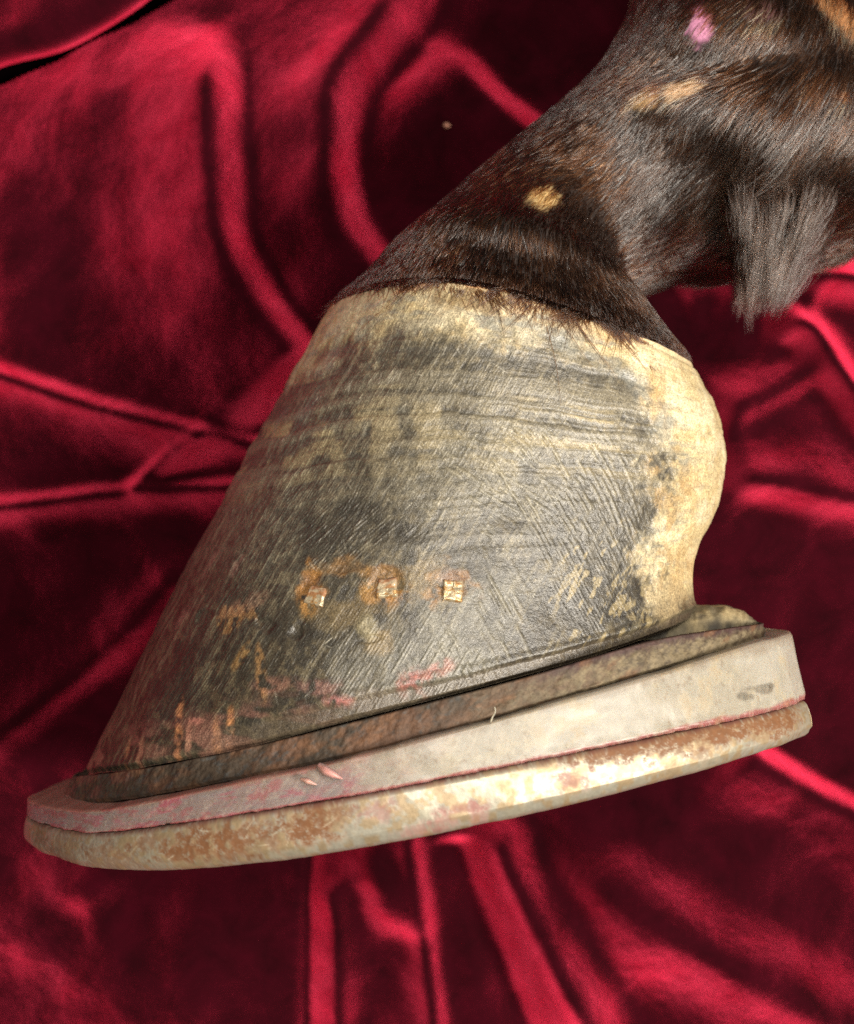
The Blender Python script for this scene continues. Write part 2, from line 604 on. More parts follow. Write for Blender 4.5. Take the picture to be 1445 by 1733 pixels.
cream = lerp(cream, (0.36, 0.24, 0.11), sstep(0.55, 0.7, fbm(Xs / 3, Ys / 6, 77, 4)) * sstep(.09, .0, np.abs(tt - edge_t - .01)) * .7)
cream = lerp(cream, (0.40, 0.27, 0.12), sstep(0.45, 0.2, SV) * heelz * sstep(.40, .6, med) * .8)
cream = lerp(cream, (0.62, 0.33, 0.20), sstep(.965, .995, SV) * sstep(.35, .6, big) * .5)
C = C * (1 - cream_m[..., None]) + cream * cream_m[..., None]
# secondary pale ring bands under the coronet
pale = sstep(.48, .66, fbm(ringw / 1.5, Xs / 45, 88, 3)) * sstep(.5, .68, SV) * (1 - cream_m)
C = lerp(C, (0.42, 0.34, 0.19), pale * np.interp(tt, [0, .18, .36, .55, .7], [.8, .65, .30, .4, .6]) * sstep(.35, .6, med))
# blue-grey smudges, brown patch below the hair line
for (px, py, rx, ry, an, st) in [(640, 545, 60, 14, 25, .6), (560, 600, 26, 50, -30, .6), (720, 545, 60, 16, 0, .5), (880, 560, 100, 16, -18, .6), (1000, 600, 70, 18, -28, .65),
                                 (1075, 650, 40, 22, -40, .7), (1120, 720, 18, 45, 15, .7), (520, 690, 40, 25, 40, .4), (1160, 780, 12, 22, 20, .6), (470, 720, 14, 36, -30, .5), (940, 545, 50, 14, -20, .5)]:
    C = lerp(C, (0.17, 0.175, 0.165), blob(px, py, rx, ry, an, 1.3, .6) * st * .75)
C = lerp(C, (0.50, 0.42, 0.27), sstep(.955, .975, SV + .02 * (med - .5)) * sstep(.02, .1, tt0) * .8)
C = lerp(C, (0.20, 0.135, 0.065), blob(810, 508, 70, 22, -3, .6) * .8)
C = lerp(C, (0.70, 0.42, 0.26), blob(700, 488, 50, 7, 6, .5) * .55)
C = lerp(C, (0.70, 0.40, 0.20), blob(830, 487, 40, 6, -8, .5) * .6)
# brown spots on the heel bulb
for (px, py, r) in [(1178, 815, 11), (1150, 830, 26), (1140, 745, 14), (1155, 940, 24), (1125, 955, 30), (1165, 990, 20), (1130, 845, 22), (1108, 790, 20)]:
    C = lerp(C, (0.27, 0.18, 0.085), blob(px, py, r, r * 1.1, 20, 1.4) * .6 * sstep(.35, .55, fine))
C = lerp(C, (0.28, 0.22, 0.13), blob(1130, 1010, 50, 45, 0, 1.0) * .6)

# nail line: rust, torn hollows
for (px, py) in [(530, 1000), (655, 993), (765, 998)]:
    C = lerp(C, (0.33, 0.15, 0.032), blob(px, py - 4, 30, 28, 0, 1.3, .6) * 0.85 * sstep(.30, .55, fine))
    C = lerp(C, (0.12, 0.055, 0.022), blob(px, py - 22, 30, 14, 0, .8) * 0.8)
    H -= blob(px, py - 8, 24, 22, 0, .3, .4) * 0.35
C = lerp(C, (0.28, 0.14, 0.04), blob(560, 965, 60, 16, 12, 1.3, .5) * .7)
C = lerp(C, (0.26, 0.18, 0.075), blob(700, 975, 70, 22, 0, 1.6, .5) * .3)
C = lerp(C, (0.26, 0.18, 0.075), blob(590, 1030, 70, 22, 0, 1.6, .5) * .25)
C = lerp(C, (0.30, 0.20, 0.08), blob(640, 1090, 26, 16, 0, 1.3, .5) * .3)
C = lerp(C, (0.30, 0.16, 0.06), blob(385, 1050, 36, 16, 12, 1.4) * .6 * sstep(.35, .55, fine))
C = lerp(C, (0.22, 0.19, 0.12), blob(620, 1060, 16, 22, -5, .5) * .8)
H -= blob(620, 1082, 18, 6, 10, .6) * 0.2
H += blob(620, 1058, 14, 18, 0, .5) * 0.2
for (px, py, rx, ry, dep) in [(450, 1060, 18, 12, .4), (500, 1070, 22, 14, .5), (345, 1045, 30, 12, .4), (575, 962, 36, 9, .2)]:
    b_ = blob(px, py, rx, ry, 8, .9)
    H -= b_ * dep
    C = lerp(C, (0.045, 0.038, 0.028), b_ * .6)

# dyed and torn smears: pink from the cloth, orange strokes at the toe
for (px, py, rx, ry, an, st, col) in [
    (700, 1160, 26, 20, 0, .8, (.30, .085, .075)), (575, 1190, 22, 10, 0, .7, (.60, .20, .20)), (730, 1140, 24, 10, 20, .5, (.45, .15, .13)),
    (360, 950, 40, 10, 55, .35, (.45, .22, .19)), (310, 1045, 40, 14, 30, .4, (.45, .22, .19)), (400, 960, 20, 10, 40, .35, (.5, .3, .25)),
    (300, 1240, 9, 42, 8, .8, (.62, .26, .11)), (318, 1245, 6, 34, 4, .7, (.66, .33, .22)), (364, 1242, 10, 32, 3, .8, (.62, .30, .12)), (386, 1236, 7, 28, -5, .7, (.58, .24, .09)),
    (212, 1280, 9, 22, 0, .7, (.56, .26, .13)), (235, 1278, 9, 18, 10, .6, (.52, .24, .15)), (330, 1220, 24, 6, 5, .7, (.55, .20, .16)), (270, 1270, 50, 10, 10, .4, (.42, .20, .15)),
    (440, 1135, 8, 46, 12, .45, (.48, .25, .08)), (412, 1105, 8, 36, -35, .45, (.52, .28, .08)), (460, 1160, 40, 10, 10, .3, (.42, .17, .13)),
    (240, 1130, 10, 40, 35, .35, (.5, .28, .24)), (185, 1240, 16, 30, 30, .3, (.4, .24, .14)), (420, 1020, 60, 10, 20, .3, (.45, .25, .17)), (540, 1165, 30, 12, 0, .35, (.4, .17, .16)),
]:
    C = lerp(C, col, blob(px, py, rx, ry, an, 1.1, .55) * st * .72 * sstep(.25, .60, fine))
C = lerp(C, (0.30, 0.13, 0.10), sstep(.13, .02, SV) * sstep(.46, .62, fbm(Xs / 7, Ys / 2.5, 95, 4)) * sstep(.52, .30, tt) * .6)

# whitish flakes and scratches
for k in range(210):
    if k < 80:
        px, py = rng.normal(610, 95), rng.normal(640, 60)
        an, L, wd = rng.normal(62, 14), rng.uniform(.4, 1.5), rng.uniform(.10, .24)
    elif k < 130:
        px, py = rng.normal(860, 100), rng.normal(800, 70)
        an, L, wd = rng.normal(-36, 12), rng.uniform(.5, 1.9), rng.uniform(.06, .13)
    else:
        px, py = rng.uniform(330, 1100), rng.uniform(560, 1200)
        an, L, wd = rng.choice([-50, 58]) + rng.normal(0, 16), rng.uniform(.3, 1.4), rng.uniform(.05, .11)
    if px < 250 or px > 1120:
        continue
    i, j = on_hoof(px, py) if k % 1 == 0 else (0, 0)
    x0, y0 = Xs[i, j], Ys[i, j]
    i0, i1, j0, j1 = max(0, i - 60), min(NR, i + 60), max(0, j - 60), min(NC, j + 60)
    dx, dy = Xs[i0:i1, j0:j1] - x0, Ys[i0:i1, j0:j1] - y0
    a = math.radians(an)
    u = dx * math.cos(a) + dy * math.sin(a)
    v = -dx * math.sin(a) + dy * math.cos(a) + 0.5 * WX[i0:i1, j0:j1]
    m = sstep(L, L * .5, np.abs(u)) * sstep(wd, wd * .3, np.abs(v)) * rng.uniform(.12, .42)
    dark = rng.random() < .25
    C[i0:i1, j0:j1] = lerp(C[i0:i1, j0:j1], (0.05, 0.045, 0.04) if dark else (0.56, 0.53, 0.44), m)
    H[i0:i1, j0:j1] += m * (-.10 if dark else .06)

# bottom lip of the wall is trimmed: a narrow dull ledge, with a thin ridge above it
ledge = sstep(.055, .035, SV + .01 * (med - .5)) * sstep(.25, .4, tt)
C = lerp(C, (0.075, 0.058, 0.040), ledge * .7)
H -= ledge * 0.5
H += sstep(.02, 0, np.abs(SV - .06)) * sstep(.3, .45, tt) * .15
H -= sstep(.012, .0, SV) * 1.0                            # rounded lower arris
H -= sstep(.985, 1.0, SV) * 0.9
H += cream_m * 0.25 + heelz * sstep(.25, .5, SV) * 0.3

nrm = grid_normals(hoof)
if nrm[NR // 2, NC // 2] @ NRM < 0:
    nrm = -nrm
hoof_d = hoof + nrm * (H * 0.001)[..., None]
nrm_d = grid_normals(hoof_d)
if nrm_d[NR // 2, NC // 2] @ NRM < 0:
    nrm_d = -nrm_d
F = grid_faces(NR, NC)
# orientation: outward
flip = np.cross(hoof[1, 1] - hoof[0, 1], hoof[0, 2] - hoof[0, 1])
in_band = (cream_m > 0.5).reshape(-1)
fb = in_band[F].sum(1) >= 2
# medial half, coarser
st_r, st_c = 8, 8
md = mirror(hoof[::st_r, ::st_c])
md = np.concatenate([md, mirror(hoof[-1:, ::st_c])], 0)
mdC = np.concatenate([C[::st_r, ::st_c], C[-1:, ::st_c]], 0)
mdB = np.concatenate([cream_m[::st_r, ::st_c], cream_m[-1:, ::st_c]], 0).reshape(-1) > .5
mdN = grid_normals(md)
if mdN[md.shape[0] // 2, md.shape[1] // 2] @ NRM > 0:
    mdN = -mdN
F2 = grid_faces(md.shape[0], md.shape[1])
fb2 = mdB[F2].sum(1) >= 2
allv = np.concatenate([hoof_d.reshape(-1, 3), md.reshape(-1, 3)])
alln = np.concatenate([nrm_d.reshape(-1, 3), mdN.reshape(-1, 3)])
allc = np.concatenate([C.reshape(-1, 3), mdC.reshape(-1, 3)])
off = NR * NC
fa, na = F[:, ::-1], F2 + off
t0 = np.cross(allv[fa[0, 1]] - allv[fa[0, 0]], allv[fa[0, 2]] - allv[fa[0, 0]]) @ alln[fa[0, 0]]
if t0 < 0:
    fa = fa[:, ::-1]
kq = len(na) // 2
t0 = np.cross(allv[na[kq, 1]] - allv[na[kq, 0]], allv[na[kq, 2]] - allv[na[kq, 0]]) @ alln[na[kq, 0]]
if t0 < 0:
    na = na[:, ::-1]
for nm, sel1, sel2, mat in (("hoof_wall", ~fb, ~fb2, M_horn), ("coronary_band", fb, fb2, M_band)):
    f = np.concatenate([fa[sel1], na[sel2]])
    v_, f_, (n_, c_) = compact(allv, f, [alln, allc])
    mesh_obj(nm, v_, f_, mat, leg, {"col": c_}, normals=n_)


# ------------------------------------------------------------------ slabs under the hoof
def slab_rows(ctrls, n):
    return np.array([spline(c, n) for c in ctrls])


def solid(name, outer, mat, colour, extra=None, cap_top=True, cap_bot=True, relief=None):
    """outer: (R, N, 3) lateral rows from toe centre to heel centre, top row first; mirrored and capped"""
    R, N = outer.shape[:2]
    if relief is not None:
        nn = grid_normals(outer)
        if nn[R // 2, N // 2] @ NRM < 0:
            nn = -nn
        outer = outer + nn * relief[..., None]
    med_ = mirror(outer)
    verts = np.concatenate([outer.reshape(-1, 3), med_.reshape(-1, 3)])
    f1 = grid_faces(R, N)
    f2 = grid_faces(R, N)[:, ::-1] + R * N
    fs = [f1, f2]
    for row, fl in ((0, False), (R - 1, True)):
        if (row == 0 and not cap_top) or (row == R - 1 and not cap_bot):
            continue
        a = row * N + np.arange(N)
        b = a + R * N
        q = np.stack([a[:-1], b[:-1], b[1:], a[1:]], -1)
        fs.append(q if not fl else q[:, ::-1])
    fs = np.concatenate(fs)
    c = colour(outer)
    at = {"col": np.concatenate([c.reshape(-1, 3)] * 2)}
    if extra:
        for k_, fn in extra.items():
            e = fn(outer)
            at[k_] = np.concatenate([e.ravel()] * 2)
    return mesh_obj(name, verts, fs, mat, leg, at)


def mmxy(o):
    seg_ = np.linalg.norm(np.diff(o, axis=1), axis=2) * 1000
    a_ = np.concatenate([np.zeros((o.shape[0], 1)), np.cumsum(seg_, axis=1)], axis=1)
    vv = np.repeat(np.linspace(0, 1, o.shape[0])[:, None], o.shape[1], 1)
    return a_, vv


def line_px(line, dy):
    l = smooth_line(line)
    l[:, 1] += dy
    return l


WL, WPL, WSH = 0.0555, 0.0575, 0.0585
NSL = 900

# leather pad -------------------------------------------------------
L_LEATHTOP = np.array([(126, 1312), (220, 1301), (300, 1287), (450, 1256), (600, 1218), (700, 1194), (850, 1155), (1000, 1112), (1100, 1083), (1200, 1066), (1288, 1054)], float)
lins = traced_row(smooth_line(np.c_[L_LEATHTOP[:, 0] + np.linspace(26, -10, 11), L_LEATHTOP[:, 1] - 3]), PROF_LOW, WL - 0.005)
ltop = traced_row(smooth_line(L_LEATHTOP), PROF_LOW, WL - 0.0006)
lbot = traced_row(smooth_line(L_LEATHBOT), PROF_LOW, WL)
lt = spline_rows([row_spline(ltop, NSL), row_spline(lbot, NSL)], [0, 1], 40)
lt = np.concatenate([row_spline(lins, NSL)[None], lt])
a_, v_ = mmxy(lt)
rel = (fbm(a_ / 3, v_ * 2.0, 5, 4) - .5) * .0008 + np.where(v_ < .1, -.0008 * (1 - v_ / .1), 0) - np.where(v_ > .9, .0006 * (v_ - .9) / .1, 0)
rel += (fbm(a_ / .8, v_ * 5, 8, 3) - .5) * .00025


def leather_col(o):
    a, v = mmxy(o)
    n1 = fbm(a / 6, v * 1.4, 11, 4)
    n2 = fbm(a / .9, v * 6, 12, 5, .65)
    n3 = fbm(a / .25, v * 9, 13, 3)
    t = np.linspace(0, 1, o.shape[1])[None, :] + 0 * v
    c = np.empty(o.shape)
    c[:] = (0.060, 0.042, 0.028)
    c = lerp(c, (0.105, 0.055, 0.032), sstep(.45, .65, n1))
    c = lerp(c, (0.055, 0.060, 0.060), sstep(.55, .75, n2) * .6)
    c = lerp(c, (0.13, 0.10, 0.062), sstep(.50, .62, t + .15 * (n1 - .5)) * (.35 + .6 * n2))
    c = lerp(c, (0.19, 0.148, 0.085), sstep(.56, .66, t + .1 * (n2 - .5)) * sstep(.35, .6, n2) * .7 * sstep(.15, .4, v))
    c = lerp(c, (0.055, 0.025, 0.025), sstep(.54, .62, t) * sstep(.42, .1, v + .4 * (n2 - .5)) * .85)
    c = lerp(c, (0.19, 0.062, 0.052), sstep(.30, .12, t) * sstep(.40, .6, n1 + .2 * (n2 - .5)) * .6)
    c = lerp(c, (0.16, 0.075, 0.035), sstep(.60, .74, fbm(a / 4 + 30, v * 2, 14, 4)) * .5)
    return c * (0.45 + .62 * n3[..., None])


solid("leather_pad", lt, M_leather, leather_col, relief=rel)

# plastic pad -------------------------------------------------------
ptop = traced_row(smooth_line(L_PLASTTOP), PROF_LOW, WPL)
pbot = traced_row(smooth_line(L_PLASTBOT), PROF_LOW, WPL + 0.0006)
ptS, pbS = row_spline(ptop, NSL), row_spline(pbot, NSL)
pr = []
cen = lambda r: r - NRM * ((r - Q0) @ NRM)[:, None]
inw = lambda r, d: r + (np.mean(r, 0) - NRM * ((np.mean(r, 0) - Q0) @ NRM) - r) / np.maximum(np.linalg.norm(np.mean(r, 0) - NRM * ((np.mean(r, 0) - Q0) @ NRM) - r, axis=1), 1e-6)[:, None] * d
pl_rows = [inw(ptS, .0010), inw(ptS, .0002) * .97 + pbS * .03]
for q in np.linspace(.08, .95, 40):
    pl_rows.append(ptS * (1 - q) + pbS * q)
pl_rows.append(inw(pbS, .0003))
pt = np.array(pl_rows)
a_, v_ = mmxy(pt)
v_ = np.repeat(np.r_[0, .03, np.linspace(.08, .95, 40), 1][:, None], NSL, 1)
torn = sstep(.80, .97, v_) * (fbm(a_ / 1.4, v_ * 2, 6, 4) - .40) * .0004
rel = (fbm(a_ / 8, v_ * 1.2, 15, 3) - .5) * .0006 + torn + (fbm(a_ / 1.5, v_ * 4, 16, 3) - .5) * .00006


def plastic_col(o):
    a, _ = mmxy(o)
    v = v_
    t = np.linspace(0, 1, o.shape[1])[None, :] + 0 * v
    n1 = fbm(a / 9, v * 1.3, 22, 4)
    n2 = fbm(a / 3.2, v * 3, 23, 5, .6)
    n3 = fbm(a / .5, v * 9, 24, 3)
    c = np.empty(o.shape)
    c[:] = (0.335, 0.31, 0.262)
    c = lerp(c, (0.29, 0.26, 0.205), sstep(.42, .62, n1) * .8)
    c = lerp(c, (0.38, 0.34, 0.25), sstep(.55, .7, n2) * .5)
    left = sstep(.54, .38, t + .12 * (n1 - .5))
    c = lerp(c, (0.205, 0.145, 0.140), left * .85)
    c = lerp(c, (0.27, 0.095, 0.10), left * sstep(.50, .66, n2) * .75)
    c = lerp(c, (0.21, 0.175, 0.17), left * sstep(.52, .36, n1) * .6)
    c = lerp(c, (0.33, 0.06, 0.10), left * sstep(.56, .72, fbm(a / 5, v * 3, 25, 5, .6)) * .5)
    c = lerp(c, (0.22, 0.038, 0.045), sstep(.90, .95, v + .12 * (n2 - .5)) * .80)
    c = lerp(c, (0.47, 0.15, 0.13), sstep(.12, .05, v) * left * .6)
    c = lerp(c, (0.33, 0.22, 0.11), sstep(.62, .76, n2) * sstep(.52, .62, t) * .3)
    qx, qy = proj(o)
    for (x0, y0, rx, ry) in ((1285, 1166, 30, 7), (1264, 1178, 18, 8), (1306, 1160, 10, 5)):
        dd = ((qx - x0) / rx)**2 + ((qy - y0) / ry)**2 + 2.6 * (n2 - .5)
        c = lerp(c, (0.08, 0.068, 0.052), sstep(1.4, .2, dd) * .6)
    c = lerp(c, (0.46, 0.41, 0.32), sstep(.63, .72, n3) * .2)
    c = lerp(c, (0.16, 0.105, 0.06), sstep(.60, .74, fbm(a / .7, v * 7, 27, 5, .75)) * sstep(.35, .6, n1) * .45)
    c = lerp(c, (0.17, 0.12, 0.08), sstep(.22, .04, v + .3 * (n2 - .5)) * .45)
    scuff = fbm((a + v * 4) / .35, (v * 6 - a * .1) / 3.2, 28, 3)
    c = lerp(c, (0.52, 0.46, 0.38), sstep(.60, .74, scuff) * .12)
    return c * .82


solid("plastic_pad", pt, M_plastic, plastic_col, relief=rel)

# horseshoe ---------------------------------------------------------
stop_ = traced_row(smooth_line(np.c_[L_PLASTBOT[:, 0], L_PLASTBOT[:, 1] + 2]), PROF_LOW, WSH, rear=False)
sbot_ = traced_row(smooth_line(L_SHOEBOT), PROF_LOW, WSH - 0.0005, rear=False)
so, sb = row_spline(stop_, NSL), row_spline(sbot_, NSL)
ctr = (so[0] + so[-1]) / 2
ctr = ctr - NRM * ((ctr - Q0) @ NRM)


def outward(r):
    tng = np.gradient(r, axis=0)
    up = np.cross(NRM, so[-1] - so[0])
    up /= np.linalg.norm(up)
    o = np.cross(tng, up)
    o /= np.linalg.norm(o, axis=1)[:, None]
    if (o[NSL // 2] @ NRM) < 0:
        o = -o
    return o


ow = outward(so)
sect = [(0.0, -.021), (0.0, -.010), (0.0, -.0004), (.02, -.0001)]
sect += [(q, .0006 * math.sin(math.pi * q)) for q in np.linspace(.10, .70, 30)]
sect += [(.78, .0000), (.86, -.0003), (.93, -.0010), (.975, -.0020), (1.0, -.0036), (1.0, -.012), (1.0, -.021)]
lat = np.array([so * (1 - q) + sb * q + ow * d for q, d in sect])          # (K, N, 3)
# keep the inner edge on its own side of the middle plane
bb = (lat - Q0) @ NRM
lat = lat - np.minimum(bb, 0)[..., None] * NRM
sv = np.repeat(np.array([q for q, _ in sect])[:, None], NSL, 1)
a_s = np.concatenate([np.zeros((1,)), np.cumsum(np.linalg.norm(np.diff(so, axis=0), axis=1) * 1000)])[None, :] + 0 * sv
st_ = np.linspace(0, 1, NSL)[None, :] + 0 * sv
n1 = fbm(a_s / 7, sv * 1.3, 31, 4)
n2 = fbm(a_s / 1.4, sv * 6, 32, 4)
n3 = fbm(a_s / .45, sv * 18, 33, 3)
n4_ = fbm(a_s / .8, sv * 10, 37, 6, .85)
hammer = fbm(a_s / .8, sv * 9, 34, 3)
sc_ = np.empty(lat.shape)
sc_[:] = (0.31, 0.292, 0.235)
sc_ = lerp(sc_, (0.30, 0.27, 0.195), sstep(.45, .65, n1) * .6)
sc_ = lerp(sc_, (0.27, 0.16, 0.055), sstep(.50, .66, n2) * .55)


def rustspot(t0_, v0_, rt, rv, st, col=(0.125, 0.050, 0.016)):
    global sc_, rust
    d = np.sqrt(((st_ - t0_) / rt)**2 + ((sv - v0_) / rv)**2) + 1.5 * (n2 - .5) + .8 * (n1 - .5)
    m = sstep(1.5, .5, d) * st * sstep(.28, .72, n4_ + .22 * (1 - np.clip(d, 0, 1.4)))
    sc_ = lerp(sc_, col, m)
    rust = np.maximum(rust, m)


rust = np.zeros(sv.shape)
shoe_x = proj(so)[0]
k0_ = int(np.argmin(shoe_x))
t_of = lambda px: float(np.interp(px, shoe_x[k0_:], np.linspace(0, 1, NSL)[k0_:]))
for (px, v0_, rpx, rv, stg) in [(110, .6, 60, .6, .7), (190, .6, 70, .5, .75), (345, .45, 60, .5, 1.0), (300, .55, 50, .4, .9), (410, .35, 50, .4, .9), (250, .3, 60, .3, .7), (515, .35, 46, .42, 1.0), (560, .2, 40, .25, .8),
                                (460, .6, 40, .3, .7), (390, .75, 50, .2, .6), (1220, .18, 190, .34, 1.0), (1320, .3, 80, .45, .95), (1120, .1, 150, .2, .95), (1180, .5, 40, .3, .5), (1000, .06, 120, .12, .9),
                                (70, .35, 40, .5, .8)]:
    rustspot(t_of(px), v0_, rpx / 1330 * .8, rv, stg)
rustspot(.5, .02, .6, .05, .9, (0.10, 0.035, 0.024))
for (px, v0_, rpx, rv) in [(800, .8, 14, .3), (745, .75, 20, .2), (700, .85, 26, .2), (640, .3, 30, .2), (960, .5, 26, .25), (780, .55, 30, .12)]:
    rustspot(t_of(px), v0_, rpx / 1330 * .8, rv, .6, (0.20, 0.062, 0.055))
for k in range(24):
    t0_, v0_ = rng.uniform(.3, .75), rng.uniform(.15, .85)
    an = rng.normal(-.5, .5)
    du = (st_ - t0_) * 190
    dv = (sv - v0_) * 8
    u_ = du * math.cos(an) + dv * math.sin(an)
    w_ = -du * math.sin(an) + dv * math.cos(an)
    m = sstep(1.2, .4, np.abs(u_) / rng.uniform(.6, 1.8)) * sstep(.14, .04, np.abs(w_))
    sc_ = lerp(sc_, (.8, .74, .55) if rng.random() < .6 else (.25, .1, .07), m * .18)
relS = (n1 - .5) * .00035 + (hammer - .5) * .00005 - rust * .00008
nn = grid_normals(lat)
if nn[15, NSL // 2] @ NRM < 0:
    nn = -nn
lat = lat + nn * (relS * sstep(.02, .08, sv) * sstep(1.01, .97, sv))[..., None]
met = (0.48 * (1 - np.clip(rust * 1.3, 0, 1))).ravel()
rgh = (0.34 + .2 * n2 + .35 * rust).ravel()
K = lat.shape[0]
mdl = mirror(lat)
sv_all = np.concatenate([lat.reshape(-1, 3), mdl.reshape(-1, 3)])
g1 = grid_faces(K, NSL)
close = np.stack([(K - 1) * NSL + np.arange(NSL - 1), (K - 1) * NSL + np.arange(1, NSL), np.arange(1, NSL), np.arange(NSL - 1)], -1)
g1 = np.concatenate([g1, close])
g2 = g1[:, ::-1] + K * NSL
fl = [tuple(x) for x in np.concatenate([g1, g2])]
fl.append(tuple(np.arange(K) * NSL + NSL - 1))
fl.append(tuple((np.arange(K) * NSL + NSL - 1 + K * NSL)[::-1]))
mesh_obj("horseshoe", sv_all, fl, M_shoe, leg, {"col": np.concatenate([sc_.reshape(-1, 3)] * 2), "metal": np.r_[met, met], "rough": np.r_[rgh, rgh]})

# dried frog showing behind the heel ---------------------------------
frog_px = [((1010, 1098), (1010, 1112), .036), ((1060, 1076), (1062, 1101), .0345), ((1110, 1050), (1112, 1086), .034), ((1150, 1036), (1152, 1079), .034), ((1192, 1028), (1195, 1072), .034), ((1238, 1030), (1240, 1066), .033), ((1270, 1042), (1270, 1062), .031), ((1292, 1062), (1290, 1068), .026)]
fr = []
for (t_, b_, bz) in frog_px:
    tp, bt = P(*t_, bz * .86), P(*b_, bz)
    ctrl = [tp - NRM * bz * .86, tp - NRM * bz * .25 + np.array([0, .0004, 0]), tp, tp * .55 + bt * .45 + NRM * .0022, bt, bt - NRM * .012 + np.array([0, -.003, 0])]
    fr.append(spline(np.array(ctrl), 90))
fg = spline_rows(fr, np.linspace(0, 1, len(fr)), 160)
ff = np.indices(fg.shape[:2])
fx, fy = ff[0] / 160 * 22, ff[1] / 90 * 10
fn = grid_normals(fg)
if fn[80, 40] @ NRM < 0:
    fn = -fn
fg = fg + fn * ((fbm(fx / 2, fy / 2, 44, 4) - .5) * .0016)[..., None]
fc = np.empty(fg.shape)
fc[:] = (0.15, 0.125, 0.078)
fc = lerp(fc, (0.34, 0.27, 0.15), sstep(.45, .65, fbm(fx / 4, fy / 2, 45, 4)))
fc = lerp(fc, (0.05, 0.045, 0.04), sstep(.52, .68, fbm(fx / 3 + 9, fy / 1.2, 46, 4)) * .8)
mesh_obj("frog", fg.reshape(-1, 3), grid_faces(*fg.shape[:2]), M_leather, leg, {"col": fc.reshape(-1, 3)})


# nail clinches -------------------------------------------------------
def nail(px, py, wpx, hpx, rot, tilt, seed):
    i, j = on_hoof(px, py)
    c, n = hoof_d[i, j], nrm[i, j]
    ex = hoof[i, min(j + 6, NC - 1)] - hoof[i, j - 6]
    ey = np.cross(n, np.array([1.0, 0, 0]))
    ey /= np.linalg.norm(ey)
    ex = np.cross(ey, n)
    a = math.radians(rot)
    ex, ey = ex * math.cos(a) + ey * math.sin(a), -ex * math.sin(a) + ey * math.cos(a)
    r = np.random.default_rng(seed)
    gx, gy = 26, 28
    hw, hh = wpx / 22e3, hpx / 22e3
    u = np.linspace(-1, 1, gx)
    v = np.linspace(-1, 1, gy)
    U, V = np.meshgrid(u, v)
    rim = np.minimum(1, np.minimum((1 - np.abs(U)) * 6, (1 - np.abs(V)) * 6))
    wob_ = (fbm(U * 2 + seed, V * 2, seed, 3) - .5)
    corner = np.sign(U) * wob_ * .25
    z = (0.0012 + tilt * (-V) * .0005) * np.sqrt(np.clip(rim, 0, 1)) - .0005 + (fbm(U * 1.5, V * 3, seed + 2, 3) - .5) * .00022 * rim
    p = c + ex * ((U * (1 - .08 * V) + corner) * hw)[..., None] + ey * ((V + .2 * wob_) * hh)[..., None] + n * z[..., None]
    nz = fbm(U * 2.5 + 3, V * 5, seed + 4, 4)
    rustm = sstep(.15, .75, V * .45 + .35 + .9 * (nz - .5)) if seed != 3 else sstep(.75, 1.1, V * .5 + .45 + .9 * (nz - .5))
    rustm = np.maximum(rustm, sstep(.5, .0, rim))
    c_ = np.empty(p.shape)
    c_[:] = (0.50, 0.42, 0.28)
    c_ = lerp(c_, (0.42, 0.24, 0.09), sstep(.48, .62, nz))
    c_ = lerp(c_, (0.19, 0.075, 0.03), rustm * .9)
    # skirt down into the horn
    return mesh_obj("nail_clinch", p.reshape(-1, 3), grid_faces(gy, gx), M_nail, leg,
                    {"col": c_.reshape(-1, 3), "metal": (0.5 * (1 - rustm)).ravel(), "rough": (.3 + .4 * rustm).ravel()})


nail(534, 1008, 36, 36, -18, .2, 1)["label"] = "tilted, most rusted nail end nearest the toe"
nail(655, 995, 36, 36, 2, .6, 2)["label"] = "square half rusted nail end between the other two"
nail(765, 1000, 35, 40, -4, .8, 3)["label"] = "brightest pale nail end nearest the heel"

# ------------------------------------------------------------------ hide: pastern, fetlock, start of the cannon
rings_px = [
    ((664, 444), (1078, 560), .0425), ((728, 388), (1052, 532), .0375), ((792, 328), (1050, 506), .0338), ((852, 276), (1088, 484), .0325),
    ((912, 226), (1145, 462), .0325), ((965, 176), (1236, 440), .0345), ((1012, 120), (1390, 436), .0370), ((1044, 66), (1500, 385), .0380),
    ((1072, 10), (1545, 260), .0360), ((1104, -70), (1540, 90), .0325), ((1172, -200), (1570, -70), .0295), ((1300, -400), (1680, -270), .0280)]
NTH = 121
th = np.linspace(0, math.pi, NTH)
cor = row_spline(hoof_ctrl[-1], NTH)
cc0 = (cor[0] + cor[-1]) / 2
axis_up = P(940, 400, 0) - P(870, 540, 0)
axis_up /= np.linalg.norm(axis_up)
ring0 = cc0 + (cor - cc0) * .95 - axis_up * .003
ring1 = cc0 + (cor - cc0) * .982 + axis_up * .0008
R_ = [ring0, ring1, None]
for (f_, b_, w_) in rings_px:
    A, B = P(*f_, 0), P(*b_, 0)
    c, r = (A + B) / 2, (A - B) / 2
    ct, st = np.cos(th), np.sin(th)
    ctp = np.sign(ct) * np.abs(ct)**.92
    R_.append(c + ctp[:, None] * r + (np.abs(st)**.92 * w_)[:, None] * NRM)
R_[2] = R_[1] * .62 + R_[3] * .38
sp_ = np.r_[0, .25, .6, 1.35 + np.arange(len(rings_px))]
skin = spline_rows(R_, sp_, 240)
sn = grid_normals(skin)
if sn[100, 60] @ NRM < 0:
    sn = -sn
sx, sy = proj(skin)


def sblob(px, py, rx, ry, ang=0):
    a = math.radians(ang)
    dx, dy = sx - px, -(sy - py)
    u = (dx * math.cos(a) + dy * math.sin(a)) / rx
    v = (-dx * math.sin(a) + dy * math.cos(a)) / ry
    near_ = ((skin - Q0) @ NRM > .002)
    return np.exp(-(u * u + v * v)) * near_


